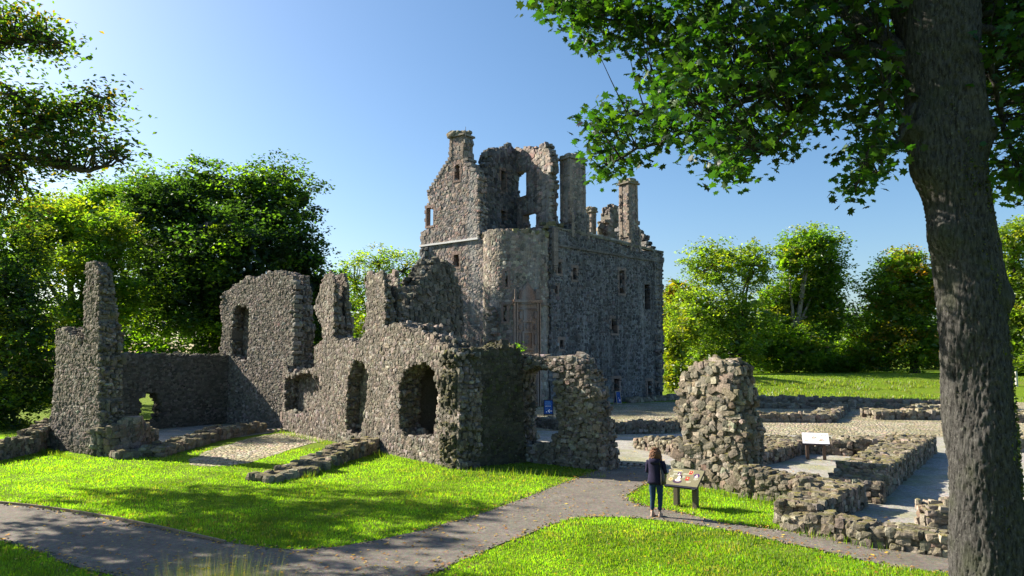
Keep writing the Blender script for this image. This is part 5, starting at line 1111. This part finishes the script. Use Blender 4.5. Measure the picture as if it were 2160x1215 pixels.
# local frame: faces +Y, x to her right
BV = [(0, 0, .88), (0, .0, 1.02), (0, .01, 1.18), (0, 0, 1.33), (0, .0, 1.405), (0, .012, 1.46), (0, .02, 1.53), (0, .02, 1.60),     # 0-7 pelvis..head
      (.085, 0, .82), (.095, .02, .47), (.085, -.01, .10), (.09, .09, .05), (.10, .15, .04),      # 8-12 right leg
      (-.085, 0, .82), (-.085, .0, .47), (-.10, -.02, .10), (-.10, .07, .05), (-.105, .13, .04),  # 13-17 left leg
      (.155, 0, 1.33), (.225, .02, 1.08), (.16, .21, 1.10), (.09, .27, 1.14), (.065, .29, 1.15),  # 18-22 right arm bent forward
      (-.155, 0, 1.33), (-.215, .03, 1.08), (-.12, .20, 1.07), (-.05, .26, 1.10), (-.02, .28, 1.11)]  # 23-27 left arm
BE = [(0, 1), (1, 2), (2, 3), (3, 4), (4, 5), (5, 6), (6, 7), (0, 8), (8, 9), (9, 10), (10, 11), (11, 12), (0, 13), (13, 14), (14, 15), (15, 16), (16, 17), (3, 18), (18, 19), (19, 20), (20, 21), (21, 22), (3, 23), (23, 24), (24, 25), (25, 26), (26, 27)]
BR_ = [(.13, .10), (.115, .085), (.12, .09), (.13, .08), (.05, .05), (.05, .05), (.078, .09), (.07, .08), (.085, .085), (.052, .055), (.034, .036), (.035, .03), (.03, .02), (.085, .085), (.052, .055), (.034, .036), (.035, .03), (.03, .02),
       .05, .038, .03, .022, (.032, .016), .05, .038, .03, .022, (.032, .016)]
for hb, sg in ((22, 1), (27, -1)):
    c = np.array(BV[hb])
    for k, (dx, dz, L) in enumerate(((-.028, .01, .060), (-.012, .014, .068), (.006, .012, .064), (.022, .004, .052))):
        i0 = len(BV); s0_ = c + [dx * .7 * sg, .01, dz]; BV += [tuple(s0_ + [-.02 * sg, .02, .005]), tuple(s0_ + [-.02 * sg - L * .5 * sg, .03, -.005]), tuple(s0_ + [-.02 * sg - L * .8 * sg, .018, -.02])]; BR_ += [.009, .0085, .007]; BE += [(hb, i0), (i0, i0 + 1), (i0 + 1, i0 + 2)]
    i0 = len(BV); BV += [tuple(c + [.0, -.012, .028]), tuple(c + [-.02 * sg, -.01, .055])]; BR_ += [.011, .009]; BE += [(hb, i0), (i0, i0 + 1)]
skin_mesh('body', BV, BE, BR_, M_skin, wo)
def face_bits():
    mb = MB(); hc = np.array([0, .03, 1.555])
    mb.tube([hc + [0, .085, .02], hc + [0, .108, -.018], hc + [0, .09, -.022]], [.008, .014, .008], 6); return mb
o = face_bits().build('nose', M_skin, wo, True)
for sg in (-1, 1): mb = MB(); mb.tube([(sg * .032, .100, 1.565), (sg * .032, .112, 1.565)], .010, 8, (.05, .03, .02)); mb.build('eye', M_bag, wo, True)
mb = MB(); mb.tube([(-.022, .108, 1.505), (0, .114, 1.503), (.022, .108, 1.505)], .006, 5); mb.build('mouth', plain('lips', (.4, .13, .12)), wo, True)
# jeans
JV = [(0, 0, .90), (0, 0, .99), (.088, 0, .80), (.097, .02, .47), (.087, -.01, .13), (-.088, 0, .80), (-.087, 0, .47), (-.102, -.02, .13)]
skin_mesh('jeans', JV, [(0, 1), (0, 2), (2, 3), (3, 4), (0, 5), (5, 6), (6, 7)], [(.15, .115), (.14, .11), (.102, .105), (.066, .07), (.048, .05), (.102, .105), (.066, .07), (.048, .05)], M_jean, wo)
# coat: lofted body, flared hem
def loft(rings, n=28, wr=0.0):
    mb = MB(); th = np.arange(n) * 2 * math.pi / n; P = []
    for k, (cx_, cy_, z, rx, ry) in enumerate(rings):
        f = 1 + wr * np.sin(th * 5 + k * .8) + wr * .6 * np.sin(th * 9 - k)
        P.append(np.stack([cx_ + rx * np.cos(th) * f, cy_ + ry * np.sin(th) * f, np.full(n, z) + .006 * np.sin(th * 3 + k)], -1))
    m = len(rings); i = np.arange(m - 1)[:, None] * n + np.arange(n)[None]; j = np.arange(m - 1)[:, None] * n + (np.arange(n)[None] + 1) % n
    mb.add(np.concatenate(P), [np.stack([i, j, j + n, i + n], -1).reshape(-1, 4), (np.arange(n) + (m - 1) * n)[None]]); return mb
ct = loft([(0, 0, .795, .17, .135), (0, 0, .79, .215, .168), (0, 0, .86, .207, .160), (0, 0, .96, .19, .145), (0, 0, 1.05, .172, .130), (0, 0, 1.14, .178, .130), (0, 0, 1.24, .192, .132), (0, -.005, 1.32, .200, .125), (0, -.005, 1.37, .165, .105), (0, 0, 1.41, .085, .08), (0, 0, 1.44, .06, .065)], wr=.012).build('coat', M_navy, wo, True)
for sg, a, b, c in ((1, (.160, 0, 1.335), (.232, .01, 1.085), (.165, .20, 1.10)), (-1, (-.160, 0, 1.335), (-.222, .02, 1.085), (-.13, .19, 1.075))):
    a, b, c = map(np.array, (a, b, c)); pts = [a, a + (b - a) * .35 + [sg * .012, 0, 0], a + (b - a) * .75, b, b + (c - b) * .25 + [0, 0, -.008], b + (c - b) * .7, c]
    mb = MB(); mb.tube(pts, [.072, .066, .058, .058, .056, .048, .046], 14); s_ = mb.build('sleeve', M_navy, ct, True)
hd = loft([(0, -.10, 1.27, .03, .02), (0, -.12, 1.29, .10, .05), (0, -.115, 1.34, .135, .085), (0, -.08, 1.395, .14, .105), (0, -.05, 1.43, .12, .10), (0, -.03, 1.445, .10, .085)], 20, .02).build('hood', M_navy, ct, True)
# curly hair: many curling locks over a cap
r = np.random.default_rng(77); mb = MB(); hc = np.array([0, .0, 1.565])
capv = loft([(0, .0, 1.43, .11, .075), (0, -.01, 1.50, .118, .100), (0, 0, 1.57, .108, .108), (0, .005, 1.62, .090, .098), (0, .01, 1.655, .055, .065), (0, .01, 1.667, .02, .02)], 18, .04)
for v, c, f in zip(capv.v, capv.c, [capv.f]): pass
for i in range(260):
    a = r.uniform(math.pi * .82, math.pi * 2.18) if r.random() < .85 else r.uniform(0, 6.28); z0 = r.uniform(-.02, .10); rad = .098 * math.sqrt(max(0.05, 1 - (z0 / .115) ** 2)); p = hc + [rad * math.cos(a) * 1.02, rad * math.sin(a), z0]
    if math.sin(a) > .3 and z0 < .05: continue
    L = r.uniform(.12, .26); k = 9; t = np.linspace(0, 1, k)[:, None]; ph = r.uniform(0, 6.28)
    out = np.array([math.cos(a), math.sin(a), 0]); q = p + out * (t * .045 + .02 * np.sin(t * 3)) - np.array([0, 0, 1]) * L * t + np.c_[np.cos(t * 14 + ph), np.sin(t * 14 + ph), 0 * t] * .014
    mb.tube(q, np.linspace(.013, .006, k), 5, cap=False)
hr = mb.build('hair', M_hair, wo, True); capv.build('hair_cap', M_hair, hr, True)
# shoes
for sg, cx_, cy_ in ((1, .09, 0), (-1, -.10, -.015)):
    mb = loft([(cx_, cy_ + .05, .0, .043, .125), (cx_, cy_ + .05, .03, .048, .13), (cx_, cy_ + .045, .055, .043, .115), (cx_, cy_ + .01, .085, .038, .065), (cx_, cy_ - .01, .125, .040, .046)], 16)
    mb.build('shoe', M_shoe, wo, True)
mb = MB(); mb.box((.10, .02, 1.0), (.02, .02, .02)); 
# shoulder bag hanging at her right side, held by its strap
bg = empty('shoulder_bag', 'black leather bag hanging from a strap at the woman\'s right side', 'bag', wo.location); bg.rotation_euler = wo.rotation_euler; bg.scale = wo.scale
bm_ = loft([(.20, -.05, .80, .05, .13), (.205, -.05, .81, .06, .15), (.20, -.06, .92, .055, .14), (.19, -.07, 1.04, .04, .11), (.17, -.08, 1.14, .028, .07), (.14, -.09, 1.26, .02, .035)], 14, .02); bm_.build('bag_body', M_bag, bg, True)
mb = MB(); mb.tube([(.15, -.095, 1.22), (.125, -.115, 1.33), (.10, -.08, 1.40), (.10, 0, 1.425), (.13, .09, 1.35), (.19, .11, 1.15), (.20, .06, 1.02)], [.016] * 7, 6); mb.build('strap', M_bag, bg, True)
